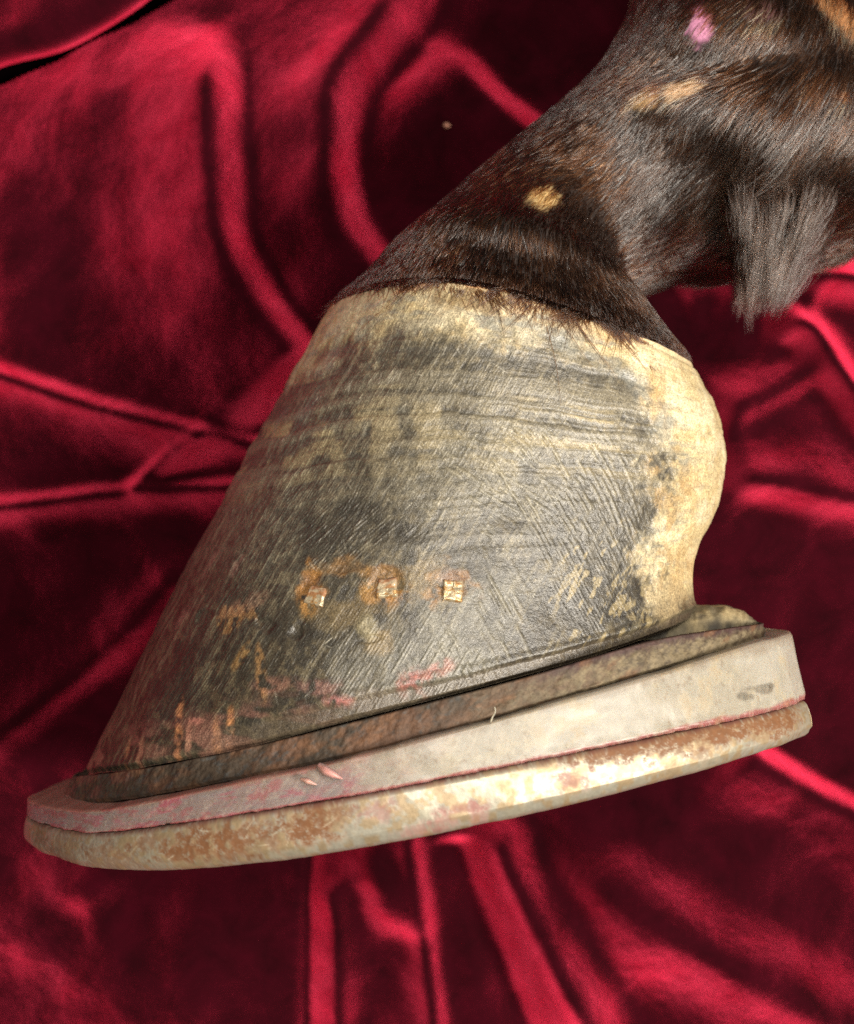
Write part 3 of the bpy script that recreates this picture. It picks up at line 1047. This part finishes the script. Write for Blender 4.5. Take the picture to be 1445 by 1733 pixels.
disp = np.zeros(sx.shape)
for (px, py, rx, ry, an, d) in [(1230, 96, 170, 34, 8, -2.0), (1240, 190, 120, 60, 10, 2.2), (1130, 165, 60, 26, 20, 1.2), (1010, 300, 40, 90, -40, -1.0), (920, 350, 60, 60, 0, 1.2),
                                (1010, 440, 40, 90, 55, -0.8), (1090, 350, 90, 60, 20, .7), (860, 415, 130, 24, -12, -.7), (1235, 380, 30, 90, 10, -1.0), (1300, 300, 50, 120, 0, 1.8), (1180, 40, 60, 40, 0, 1.2)]:
    disp += sblob(px, py, rx, ry, an) * d
skin = skin + sn * (disp * .001)[..., None]
sn = grid_normals(skin)
if sn[100, 60] @ NRM < 0:
    sn = -sn
sx, sy = proj(skin)

bald = np.zeros(sx.shape)
scol = np.empty(skin.shape)
scol[:] = (0.012, 0.006, 0.004)
sw = fbm((sx + .5 * sy) / 9, (sy - .5 * sx) / 26, 66, 3)
for (px, py, rx, ry, an, col, k_) in [(1096, 166, 28, 18, 15, (.50, .33, .17), 1), (1154, 150, 46, 15, 18, (.48, .29, .16), 1), (920, 336, 27, 21, 10, (.48, .33, .15), 1), (1183, 46, 22, 34, -5, (.62, .26, .42), 1),
                                      (1427, 165, 14, 9, 0, (.30, .15, .06), 1), (1432, 30, 70, 22, -42, (.30, .13, .045), .8), (1290, 20, 40, 24, 0, (.14, .05, .055), .4)]:
    m = np.clip(sblob(px, py, rx * 1.15, ry * 1.15, an) * 2.4 - 1.7 * (1 - sw), 0, 1) * k_
    scol = lerp(scol, col, m * .85)
    bald = np.maximum(bald, m)

full = np.concatenate([skin, mirror(skin)[:, ::-1][:, 1:-1]], axis=1)
fcol = np.concatenate([scol, np.full(skin.shape, .02)[:, 1:-1]], axis=1)
nr_, nc_ = full.shape[:2]
ff_ = [tuple(q) for q in grid_faces(nr_, nc_, True)] + [tuple(range((nr_ - 1) * nc_, nr_ * nc_))]
hide = mesh_obj("hide", full.reshape(-1, 3), ff_, M_skin, leg, {"col": fcol.reshape(-1, 3)})
hide["label"] = "dark brown hide of the pastern and fetlock with tan bald spots"


# ------------------------------------------------------------------ hair
def make_hair(name, strands, cols, radii, parent, root=None):
    """strands (S, K, 3)"""
    S, K_ = strands.shape[:2]
    hc = bpy.data.hair_curves.new(name)
    hc.add_curves([K_] * S)
    hc.attributes["position"].data.foreach_set("vector", strands.astype(np.float32).ravel()) if "position" in hc.attributes else hc.position_data.foreach_set("vector", strands.astype(np.float32).ravel())
    ra = hc.attributes.get("radius") or hc.attributes.new("radius", 'FLOAT', 'POINT')
    taper = np.linspace(1, .15, K_)
    ra.data.foreach_set("value", (radii[:, None] * taper[None, :]).astype(np.float32).ravel())
    ca = hc.attributes.new("col", 'FLOAT_COLOR', 'POINT')
    c4 = np.ones((S, K_, 4), np.float32)
    if root is None:
        root = cols * .45
    f_ = np.linspace(0, 1, K_)[None, :, None]
    c4[:, :, :3] = np.clip(root[:, None] * (1 - f_) + cols[:, None] * f_, .001, 1)
    ca.data.foreach_set("color", c4.ravel())
    hc.materials.append(M_hair)
    o = bpy.data.objects.new(name, hc)
    sc.collection.objects.link(o)
    o.parent = parent
    o["kind"] = "stuff"
    return o


def smooth_field(a):
    return a / np.maximum(np.linalg.norm(a, axis=-1, keepdims=True), 1e-9)


def grow(surf, nrm_, count, seed, lateral=True):
    r = np.random.default_rng(seed)
    n_r, n_c = surf.shape[:2]
    du = surf[1:, :-1] - surf[:-1, :-1]
    dv = surf[:-1, 1:] - surf[:-1, :-1]
    area = np.linalg.norm(np.cross(du, dv), axis=-1)
    px_, py_ = proj(surf[:-1, :-1])
    vis = (px_ > -100) & (px_ < 1700) & (py_ > -260)
    area = area * np.where(vis, 1, .15)
    area[:3] = 0
    area[3:9] *= 2.5
    cell = r.choice(area.size, size=count, p=(area / area.sum()).ravel())
    ci, cj = np.divmod(cell, n_c - 1)
    fu, fv = r.random(count), r.random(count)
    p = (surf[ci, cj] * ((1 - fu) * (1 - fv))[:, None] + surf[ci + 1, cj] * (fu * (1 - fv))[:, None]
         + surf[ci, cj + 1] * ((1 - fu) * fv)[:, None] + surf[ci + 1, cj + 1] * (fu * fv)[:, None])
    n = nrm_[ci, cj]
    fl_ = -smooth_field(np.gradient(surf, axis=0))[ci, cj]
    return p, n, fl_, ci, cj, r


def strands_from(p, n, d, length, lift, r, K_=6, curl=.25, clump=None):
    t = np.linspace(0, 1, K_)
    S = len(p)
    d = d - n * np.sum(d * n, 1)[:, None]
    d /= np.maximum(np.linalg.norm(d, axis=1), 1e-9)[:, None]
    side = np.cross(n, d)
    cv = r.normal(0, curl, S)
    out = np.empty((S, K_, 3))
    for k_, tk in enumerate(t):
        rise = lift * (tk - .72 * tk * tk)
        out[:, k_] = p + (d * (tk * length)[:, None] + n * (rise * length)[:, None] + side * (cv * tk * tk * length * .5)[:, None])
    return out


p, n, fl_, ci, cj, r = grow(skin, sn, 85000, 5)
hx, hy = proj(p)
down = np.array([-.10, -1.0, 0.0])
backw = sstep(.35, .8, cj / NTH)[:, None] * sstep(3.0, 6.0, ci / 240 * sp_[-1])[:, None]
d = fl_ * (1 - .75 * backw) + down * (.75 * backw)
tw = np.exp(-(((hx - 1310) / 120)**2 + ((hy - 330) / 150)**2))
d = d * (1 - .85 * tw[:, None]) + np.array([-.06, -1.0, 0]) * (.85 * tw[:, None])
dirn = (fbm(hx / 70, hy / 70, 3, 3) - .5) * .55 + (fbm(hx / 14, hy / 14, 4, 2) - .5) * .3 + r.normal(0, .10, len(p))
side = np.cross(n, d)
d = d * np.cos(dirn)[:, None] + side * np.sin(dirn)[:, None]
ringpos = ci / 239 * sp_[-1]
length = np.interp(ringpos, [0, .3, 1.2, 2.5, 5, 14], [.0032, .0034, .0036, .0038, .0046, .0055]) * r.uniform(.7, 1.2, len(p))
length = length * (.72 + 1.0 * tw)
bl = bald[ci, cj]
keep = r.random(len(p)) > np.clip(bl * np.where((np.abs(hx - 1183) < 40) & (hy < 90), 1.6, .6), 0, np.where((np.abs(hx - 1183) < 40) & (hy < 90), .92, .42))
lift = np.interp(ringpos, [0, .5, 1.0, 2, 14], [.55, .45, .24, .14, .12]) * r.uniform(.5, 1.5, len(p))
cl = fbm(hx / 60, hy / 60, 31, 4)
cs = fbm(hx / 9, hy / 9, 37, 3)
hcol = np.empty((len(p), 3))
hcol[:] = (0.028, 0.0112, 0.0056)
hcol = lerp(hcol, (0.075, 0.027, 0.012), sstep(.42, .68, cl))
hcol = lerp(hcol, (0.007, 0.004, 0.003), sstep(.5, .3, cs) * .7)
dark_front = sstep(.40, .12, cj / NTH)
hcol = lerp(hcol, (0.009, 0.006, 0.0045), dark_front * .8)
edge_ = sstep(1.0, .35, ringpos)
hcol = lerp(hcol, (0.018, 0.007, 0.004), edge_ * .5)
tan_m = np.clip(bl * 1.4, 0, 1) * ~((np.abs(hx - 1183) < 40) & (hy < 90))
pick = (r.random(len(p)) < tan_m * .95)[:, None]
hcol = np.where(pick, np.array([.42, .25, .12]) * r.uniform(.5, 1.2, len(p))[:, None] / .75, hcol)
hcol *= r.lognormal(-.1, .65, len(p))[:, None]
hcol *= .75
grey = r.random(len(p)) < (.03 + .55 * np.exp(-(((hx - 1290) / 130)**2 + ((hy - 330) / 150)**2)) + .15 * np.exp(-(((hx - 1080) / 70)**2 + ((hy - 430) / 90)**2)))  # grey hairs; their denser share also paints the silver sheen of the fetlock
hcol[grey] = np.array([.21, .192, .184]) * r.uniform(.5, 1.3, grey.sum())[:, None]
st1 = strands_from(p, n, d, length, lift, r)[keep]
make_hair("coat_hair", st1, hcol[keep], r.uniform(.000065, .000120, len(p))[keep], hide)

# fringe lying over the top of the hoof
NF = 3400
fj = r.uniform(.02, .70, NF) * NC
fjn = r.normal(0, 8, NF)
flen = np.interp(fj / NC, [0, .2, .35, .5, .7], [.0011, .0014, .0022, .0036, .0028]) * r.lognormal(-.25, .5, NF)
rowstep = np.linalg.norm(hoof[-1] - hoof[-40], axis=-1) / 39
fs_ = np.empty((NF, 6, 3))
clump_f = (fbm(fj / 12, fj * 0, 9, 2) - .5) * 60
for q in range(6):
    tq = q / 5
    jj = np.clip((fj + (fjn + clump_f) * tq * flen / .0025).astype(int), 0, NC - 1)
    down_ = flen * tq * 1.0 - .0005
    ii = np.clip(NR - 1 - np.maximum(down_, 0) / rowstep[jj], 0, NR - 1).astype(int)
    up_ = np.maximum(-down_, 0)
    fs_[:, q] = hoof[ii, jj] + nrm[ii, jj] * (-.0006 + .0011 * math.sin(math.pi * min(1, .05 + tq * .6))) + axis_up * up_[:, None]
fcl = np.array([.024, .010, .005]) * r.lognormal(0, .6, NF)[:, None]
make_hair("coat_hair", fs_, fcl, r.uniform(.00006, .00010, NF), hide)

# hidden side, thinner
p, n, fl_, ci, cj, r = grow(mirror(skin), np.concatenate([sn]) - 2 * (sn @ NRM)[..., None] * NRM, 26000, 8)
st2 = strands_from(p, n, fl_, .007 * r.uniform(.7, 1.2, len(p)), .22 * r.uniform(.5, 1.5, len(p)), r)
c2 = np.array([.02, .01, .006]) * r.lognormal(0, .35, len(p))[:, None]
make_hair("coat_hair", st2, c2, r.uniform(.00006, .00010, len(p)), hide)

# fetlock tuft
r = np.random.default_rng(12)
NTF = 6000
NCL = 150
cb, cu = r.uniform(-1, 1, NCL), r.random(NCL)**.8
ccol = r.lognormal(0, .55, NCL)
cid = r.integers(0, NCL, NTF)
bt = np.clip(cb[cid] + r.normal(0, .09, NTF), -1.05, 1.05)
tu = np.clip(cu[cid] + r.normal(0, .03, NTF), 0, 1)
rootx = 1322 + bt * (86 - 16 * tu) + r.normal(0, 3, NTF)
rooty = 318 + tu * 122 + r.normal(0, 30, NCL)[cid] + r.normal(0, 8, NTF)
botx = np.interp(bt, [-1, -.75, 0, 1], [1252, 1266, 1300, 1338])
boty = np.interp(bt, [-1, -.85, -.5, 0, .5, 1], [538, 522, 510, 512, 502, 470])
lenp = np.interp(tu, [0, .5, .8, 1], [60, 90, 140, 150]) * (.75 + .5 * r.random(NCL)[cid])
tipy = np.minimum(rooty + lenp, boty + r.normal(0, 14, NCL)[cid] + r.normal(0, 9, NTF))
q_ = np.clip((tipy - rooty) / np.maximum(boty - rooty, 20), 0, 1)
ctx = np.interp(cb, [-1, -.75, 0, 1], [1252, 1266, 1300, 1338]) + r.normal(0, 6, NCL)
tipx = rootx + (ctx[cid] + r.normal(0, 4, NTF) - rootx) * q_
flat_x, flat_y = sx.ravel(), sy.ravel()
ahead = ((skin - Q0) @ NRM).ravel() > 0
cand = np.where((flat_x > 1200) & (flat_x < 1480) & (flat_y > 150) & (flat_y < 480) & ahead)[0]
near_i = np.array([cand[np.argmin((flat_x[cand] - x)**2 + (flat_y[cand] - y)**2)] for x, y in zip(rootx, rooty)])
roots = skin.reshape(-1, 3)[near_i] + r.normal(0, .0006, (NTF, 3))
rb = (roots - Q0) @ NRM
depth_f = r.random(NTF)
tips = np.array([P(x, y, z) for x, y, z in zip(tipx, tipy, np.clip(rb * .92 + .003, .003, .037) - .010 * depth_f * q_)])
K_ = 8
tk = np.linspace(0, 1, K_)[None, :, None]
mid_ = (roots + tips) / 2 + np.array([.0004, 0, .0022]) + r.normal(0, .0008, (NTF, 3))
tuft = roots[:, None] * (1 - tk)**2 + mid_[:, None] * 2 * tk * (1 - tk) + tips[:, None] * tk**2
tc = np.where(r.random(NTF)[:, None] < .5, np.array([[.10, .092, .088]]), np.array([[.026, .013, .008]])) * (ccol[cid] * r.lognormal(0, .5, NTF))[:, None]
tc = lerp(tc, (.025, .012, .008), sstep(.6, .0, tu) * .5)
tn = np.clip((tipy - 505) / 30, 0, 1) * (bt < -.4)
tc = lerp(tc, (.10, .05, .035), tn * .7)
tf = make_hair("fetlock_tuft", tuft, tc, r.uniform(.00006, .00011, NTF), hide, np.tile(np.array([.028, .018, .014]), (NTF, 1)))
tf["label"] = "grey brown tuft of longer hair hanging behind the fetlock"

# ------------------------------------------------------------------ velvet cloth
def axis_coords(lo, hi, step, far):
    core = np.arange(lo, hi, step)
    a = [hi]
    while a[-1] < far:
        a.append(a[-1] + step * 1.18**len(a))
    b_ = [lo]
    while b_[-1] > -far:
        b_.append(b_[-1] - step * 1.18**len(b_))
    return np.r_[np.array(b_[1:])[::-1], core, np.array(a)]


gx = axis_coords(-.125, .125, .00055, .34)
gy = axis_coords(-.150, .150, .00055, .36)
GX, GY = np.meshgrid(gx, gy)
GXm, GYm = GX * 1000, GY * 1000
Z = (fbm(GXm / 60, GYm / 60, 101, 3) - .5) * .016 + (fbm(GXm / 22, GYm / 22, 105, 3) - .5) * .0045


def ridge(pts, h, wl, wr, fade0=0.15, fade1=0.15, power=2.0, step=0):
    """fold along a traced line; wl / wr = widths (mm) left and right of the direction of travel"""
    global Z
    pl = np.array([G(x, y, 0.004)[:2] * 1000 for x, y in pts])
    pl = spline(np.c_[pl, np.zeros(len(pl))], 90)[:, :2]
    mg = 4 * max(wl, wr) if not step else 80
    lo, hi = pl.min(0) - mg, pl.max(0) + mg
    ix = np.where((gx * 1000 > lo[0]) & (gx * 1000 < hi[0]))[0]
    iy = np.where((gy * 1000 > lo[1]) & (gy * 1000 < hi[1]))[0]
    if len(ix) == 0 or len(iy) == 0:
        return
    X_, Y_ = np.meshgrid(gx[ix] * 1000, gy[iy] * 1000)
    best = np.full(X_.shape, 1e9)
    sg = np.zeros(X_.shape)
    tp = np.zeros(X_.shape)
    for k_ in range(len(pl) - 1):
        a, b_ = pl[k_], pl[k_ + 1]
        dx, dy = b_ - a
        L2 = dx * dx + dy * dy
        t = np.clip(((X_ - a[0]) * dx + (Y_ - a[1]) * dy) / L2, 0, 1)
        qx, qy = X_ - (a[0] + t * dx), Y_ - (a[1] + t * dy)
        dd = qx * qx + qy * qy
        m = dd < best
        best = np.where(m, dd, best)
        sg = np.where(m, dx * qy - dy * qx, sg)
        tp = np.where(m, (k_ + t) / (len(pl) - 1), tp)
    dist = np.sqrt(best)
    wd = np.where(sg > 0, wl, wr)
    env = (sstep(0, fade0, tp) if fade0 > 0 else 1) * (sstep(1, 1 - fade1, tp) if fade1 > 0 else 1)
    wob_ = .75 + .4 * fbm(X_ / 16, Y_ / 16, int(abs(pts[0][0])) % 50 + 140, 2)
    wd = wd * wob_ * (1 + 1.6 * (1 - env))
    prof = np.exp(-(dist / wd)**power)
    if step:                       # one broad flank falling to the left of travel, a slow return behind it
        sd = np.where(sg > 0, dist, -dist)
        prof = sstep(wl * wob_, -wl * wob_, sd) * np.exp(-(np.minimum(sd, 0) / wr)**2)
    Z[np.ix_(iy, ix)] += h * .001 * prof * env


# upper left: two soft standing folds and the one behind the pastern
ridge([(388, 20), (396, 150), (400, 300), (412, 410), (455, 500), (560, 640)], 15, 5.5, 34, .25, .1, 1.6, 1)
ridge([(750, -60), (655, 90), (602, 170), (586, 290), (608, 390), (700, 500)], 14, 6.0, 34, .1, .1, 1.6, 1)
ridge([(730, 20), (790, 100), (860, 175), (960, 270)], 12, 6.0, 24, .4, .1, 1.6, 1)
ridge([(500, 230), (580, 120), (680, 0)], 3, 6, 6, .3, .2)
# left: three sharp creases running to the hoof
ridge([(-120, 600), (0, 632), (150, 682), (300, 722), (430, 750), (520, 752)], 8, 1.6, 5.0, 0, .1, 1.2)
ridge([(-120, 866), (0, 855), (200, 832), (390, 822), (500, 815)], 7, 1.3, 4.0, 0, .1, 1.2)
ridge([(215, 835), (255, 800), (300, 768), (370, 742)], 5.5, 1.8, 2.4, .12, .12, 1.5)
ridge([(-120, 1340), (0, 1240), (120, 1150), (250, 1030), (340, 920)], 6, 7, 4.5, 0, .15, 1.7)
ridge([(330, 1040), (270, 1180), (200, 1300)], 3, 4, 4, .2, .2)
# right
ridge([(1290, 540), (1365, 568), (1410, 630), (1470, 730)], 12, 5.0, 3.0, .2, 0, 1.5)
ridge([(1330, 485), (1400, 475), (1500, 488)], 12, 5.0, 4, .3, 0, 1.5)
ridge([(1150, 490), (1215, 465), (1270, 500)], 6, 4, 4, .2, .2)
ridge([(1190, 806), (1300, 820), (1400, 842), (1560, 862)], 9, 10, 4, .2, 0, 1.6)
ridge([(1200, 710), (1330, 650), (1400, 600)], 5, 6, 4, .2, .2)
ridge([(1250, 1240), (1320, 1288), (1390, 1330), (1480, 1375), (1560, 1420)], 9, 2.6, 14, .1, 0, 1.4, 1)
# below the shoe: folds fanning out
ridge([(850, 1370), (885, 1470), (940, 1580), (1005, 1690), (1060, 1800)], 19, 8.5, 10.0, .1, 0, 1.5, 1)
ridge([(920, 1385), (1060, 1470), (1220, 1560), (1420, 1670), (1590, 1760)], 13, 9.5, 18.0, .2, 0, 1.6, 1)
ridge([(690, 1400), (704, 1480), (718, 1580), (742, 1760)], 8, 2.2, 9.0, .05, 0, 1.3)
ridge([(600, 1420), (640, 1500), (670, 1620)], 4, 5, 6, .2, .4, 1.8)
ridge([(550, 1480), (568, 1580), (576, 1780)], 7, 4.5, 5.0, .15, 0, 1.5)
ridge([(519, 1440), (516, 1560), (514, 1780)], -4, 2.0, 1.2, .05, 0, 1.5)
ridge([(780, 1420), (815, 1530), (865, 1660), (905, 1800)], -6, 6, 6, .05, 0)
ridge([(100, 1560), (180, 1480), (300, 1400)], 4, 7, 7, .3, .2)
for _ in range(2):
    for ax_ in (0, 1):
        Z = (np.roll(Z, 1, ax_) + Z * 2 + np.roll(Z, -1, ax_)) / 4
        Z = (np.roll(Z, 2, ax_) + Z * 2 + np.roll(Z, -2, ax_)) / 4
# hollow under the leg
con = G(700, 1250, .004)
Z -= .003 * np.exp(-(((GX - con[0]) / .08)**2 + ((GY - con[1]) / .045)**2))
Z -= .006 * sstep(.115, .16, np.abs(GX)) * sstep(.02, -.02, GY)
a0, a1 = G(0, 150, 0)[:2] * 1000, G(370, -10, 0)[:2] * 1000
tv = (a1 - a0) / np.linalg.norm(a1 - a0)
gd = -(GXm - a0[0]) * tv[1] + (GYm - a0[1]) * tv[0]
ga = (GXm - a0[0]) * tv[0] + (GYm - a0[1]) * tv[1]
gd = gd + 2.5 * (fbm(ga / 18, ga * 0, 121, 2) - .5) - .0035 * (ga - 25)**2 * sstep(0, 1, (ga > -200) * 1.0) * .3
Z += (fbm(GXm / 2.2, GYm / 2.2, 111, 3) - .5) * .00022

# keep the cloth below the leg
low = np.concatenate([mdl.reshape(-1, 3)[::7], mirror(lt).reshape(-1, 3)[::11], md.reshape(-1, 3), mirror(skin).reshape(-1, 3)[::3]])
cell_ = .004
cix = np.floor((low[:, 0] + .5) / cell_).astype(int)
ciy = np.floor((low[:, 1] + .5) / cell_).astype(int)
cap = np.full((260, 260), 1.0)
ok = (cix >= 0) & (cix < 260) & (ciy >= 0) & (ciy < 260)
np.minimum.at(cap, (ciy[ok], cix[ok]), low[ok, 2])
capp = cap.copy()
for dy_ in (-1, 0, 1):
    for dx_ in (-1, 0, 1):
        capp = np.minimum(capp, np.roll(np.roll(cap, dy_, 0), dx_, 1))
gi = np.clip(np.floor((GY + .5) / cell_).astype(int), 0, 259)
gj = np.clip(np.floor((GX + .5) / cell_).astype(int), 0, 259)
Z = np.minimum(Z, capp[gi, gj] - .0006)

cf = grid_faces(*GX.shape)
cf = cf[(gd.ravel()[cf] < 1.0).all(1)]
cv_, cf, _ = compact(np.stack([GX, GY, Z], -1).reshape(-1, 3), cf, [])
cloth = mesh_obj("velvet_cloth", cv_, cf, M_velvet)
cloth["label"] = "crumpled dark red velvet cloth spread in folds under the horse leg"
cloth["category"] = "cloth"

# the far end of the cloth turned back over itself, top left
fl_rows = []
edge_px = [(-1500, 700), (-1000, 480), (-600, 310), (-330, 205), (-200, 165), (-100, 132), (0, 100), (100, 72), (180, 32), (250, -20), (330, -90), (430, -180), (650, -320), (950, -470), (1400, -680), (1900, -900)]
back = np.array([-.42, .90, 0])
for (x, y) in edge_px:
    e = G(x, y, .006)
    fl_rows.append(spline(np.array([e + back * .012 + [0, 0, -.016], e + back * .006 + [0, 0, -.0125], e + back * .0022 + [0, 0, -.009], e + [0, 0, -.004] - back * .0003, e + back * .0008 + [0, 0, -.0010], e + back * .006 + [0, 0, .0012],
                                    e + back * .025 + [0, 0, .001], e + back * .06 + [0, 0, -.004], e + back * .13 + [0, 0, -.008], e + back * .30 + [0, 0, -.010]]), 240))
flp = spline_rows(fl_rows, np.arange(len(fl_rows)), 420)
flp[..., 2] += (fbm(flp[..., 0] * 1000 / 22, flp[..., 1] * 1000 / 22, 131, 3) - .5) * .005
mesh_obj("turned_back_end", flp.reshape(-1, 3), grid_faces(*flp.shape[:2]), M_velvet, cloth)

# added board under the cloth, near black to paint the shade in the gap
kt = NT("gap_shade_black")
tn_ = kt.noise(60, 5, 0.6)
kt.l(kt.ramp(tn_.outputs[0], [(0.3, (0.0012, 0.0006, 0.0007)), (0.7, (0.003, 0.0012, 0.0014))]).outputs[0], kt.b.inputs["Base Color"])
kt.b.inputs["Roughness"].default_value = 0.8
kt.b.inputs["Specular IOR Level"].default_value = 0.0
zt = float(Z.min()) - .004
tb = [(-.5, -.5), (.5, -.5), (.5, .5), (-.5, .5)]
gap_board = mesh_obj("gap_shade_board", [(x, y, zt) for x, y in tb] + [(x, y, zt - .03) for x, y in tb],
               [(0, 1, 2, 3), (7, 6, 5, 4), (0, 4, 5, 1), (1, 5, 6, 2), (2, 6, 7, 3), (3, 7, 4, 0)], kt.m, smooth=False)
gap_board["kind"] = "structure"


# ------------------------------------------------------------------ crumbs and fibres
def speck(name, px, py, size, col, label, cat, seed):
    r_ = np.random.default_rng(seed)
    g = G(px, py, .004)
    iy_, ix_ = int(np.argmin(np.abs(gy - g[1]))), int(np.argmin(np.abs(gx - g[0])))
    c_ = np.array([gx[ix_], gy[iy_], Z[iy_, ix_] + size * .35])
    n_ = 10
    u, v = np.meshgrid(np.linspace(0, 2 * math.pi, n_, endpoint=False), np.linspace(.12, math.pi - .12, 7))
    rad = size * .5 * (1 + .5 * (r_.random(u.shape) - .5))
    p_ = np.stack([np.cos(u) * np.sin(v) * rad * 1.2, np.sin(u) * np.sin(v) * rad, np.cos(v) * rad * .7], -1) + c_
    f_ = [tuple(q) for q in grid_faces(7, n_, True)] + [tuple(range(n_))[::-1], tuple(range(6 * n_, 7 * n_))]
    o_ = mesh_obj(name, p_.reshape(-1, 3), f_, attr_material(name + "_matter", .7, .2), None, {"col": np.tile(np.array(col), (7 * n_, 1))})
    o_["label"] = label
    o_["category"] = cat


speck("crumb", 757, 227, .0014, (.40, .19, .13), "tiny tan crumb on the velvet left of the pastern", "crumb", 1)


def strip_part(name, pts, widths, mat, col, thick=.00012):
    c_ = spline(np.array(pts), 24)
    w_ = np.interp(np.linspace(0, 1, 24), np.linspace(0, 1, len(widths)), widths)
    tg = np.gradient(c_, axis=0)
    tg /= np.linalg.norm(tg, axis=1)[:, None]
    sd = np.cross(tg, NRM)
    sd /= np.linalg.norm(sd, axis=1)[:, None]
    ring_ = np.stack([c_ + sd * w_[:, None], c_ + NRM * thick, c_ - sd * w_[:, None], c_ - NRM * thick], 1)
    f_ = [tuple(q) for q in grid_faces(24, 4, True)] + [(3, 2, 1, 0), tuple(range(92, 96))]
    return mesh_obj(name, ring_.reshape(-1, 3), f_, mat, leg, {"col": np.tile(np.array(col), (96, 1))})


bq = WPL + .0010
strip_part("stray_bristle", [P(830, 1222, bq), P(834, 1212, bq + .0008), P(838, 1204, bq + .0016), P(837, 1196, bq + .0018)], [.00014, .00012, .00006], M_plastic, (.55, .42, .28))
strip_part("plastic_shaving", [P(538, 1294, bq - .0008), P(550, 1304, bq + .0006), P(566, 1312, bq + .0010), P(580, 1318, bq + .0004)], [.0004, .0008, .0006, .0001], M_plastic, (.55, .22, .20))
strip_part("plastic_shaving", [P(508, 1318, bq - .0006), P(520, 1322, bq + .0003), P(536, 1328, bq + .0002)], [.0002, .0005, .0001], M_plastic, (.52, .24, .20))
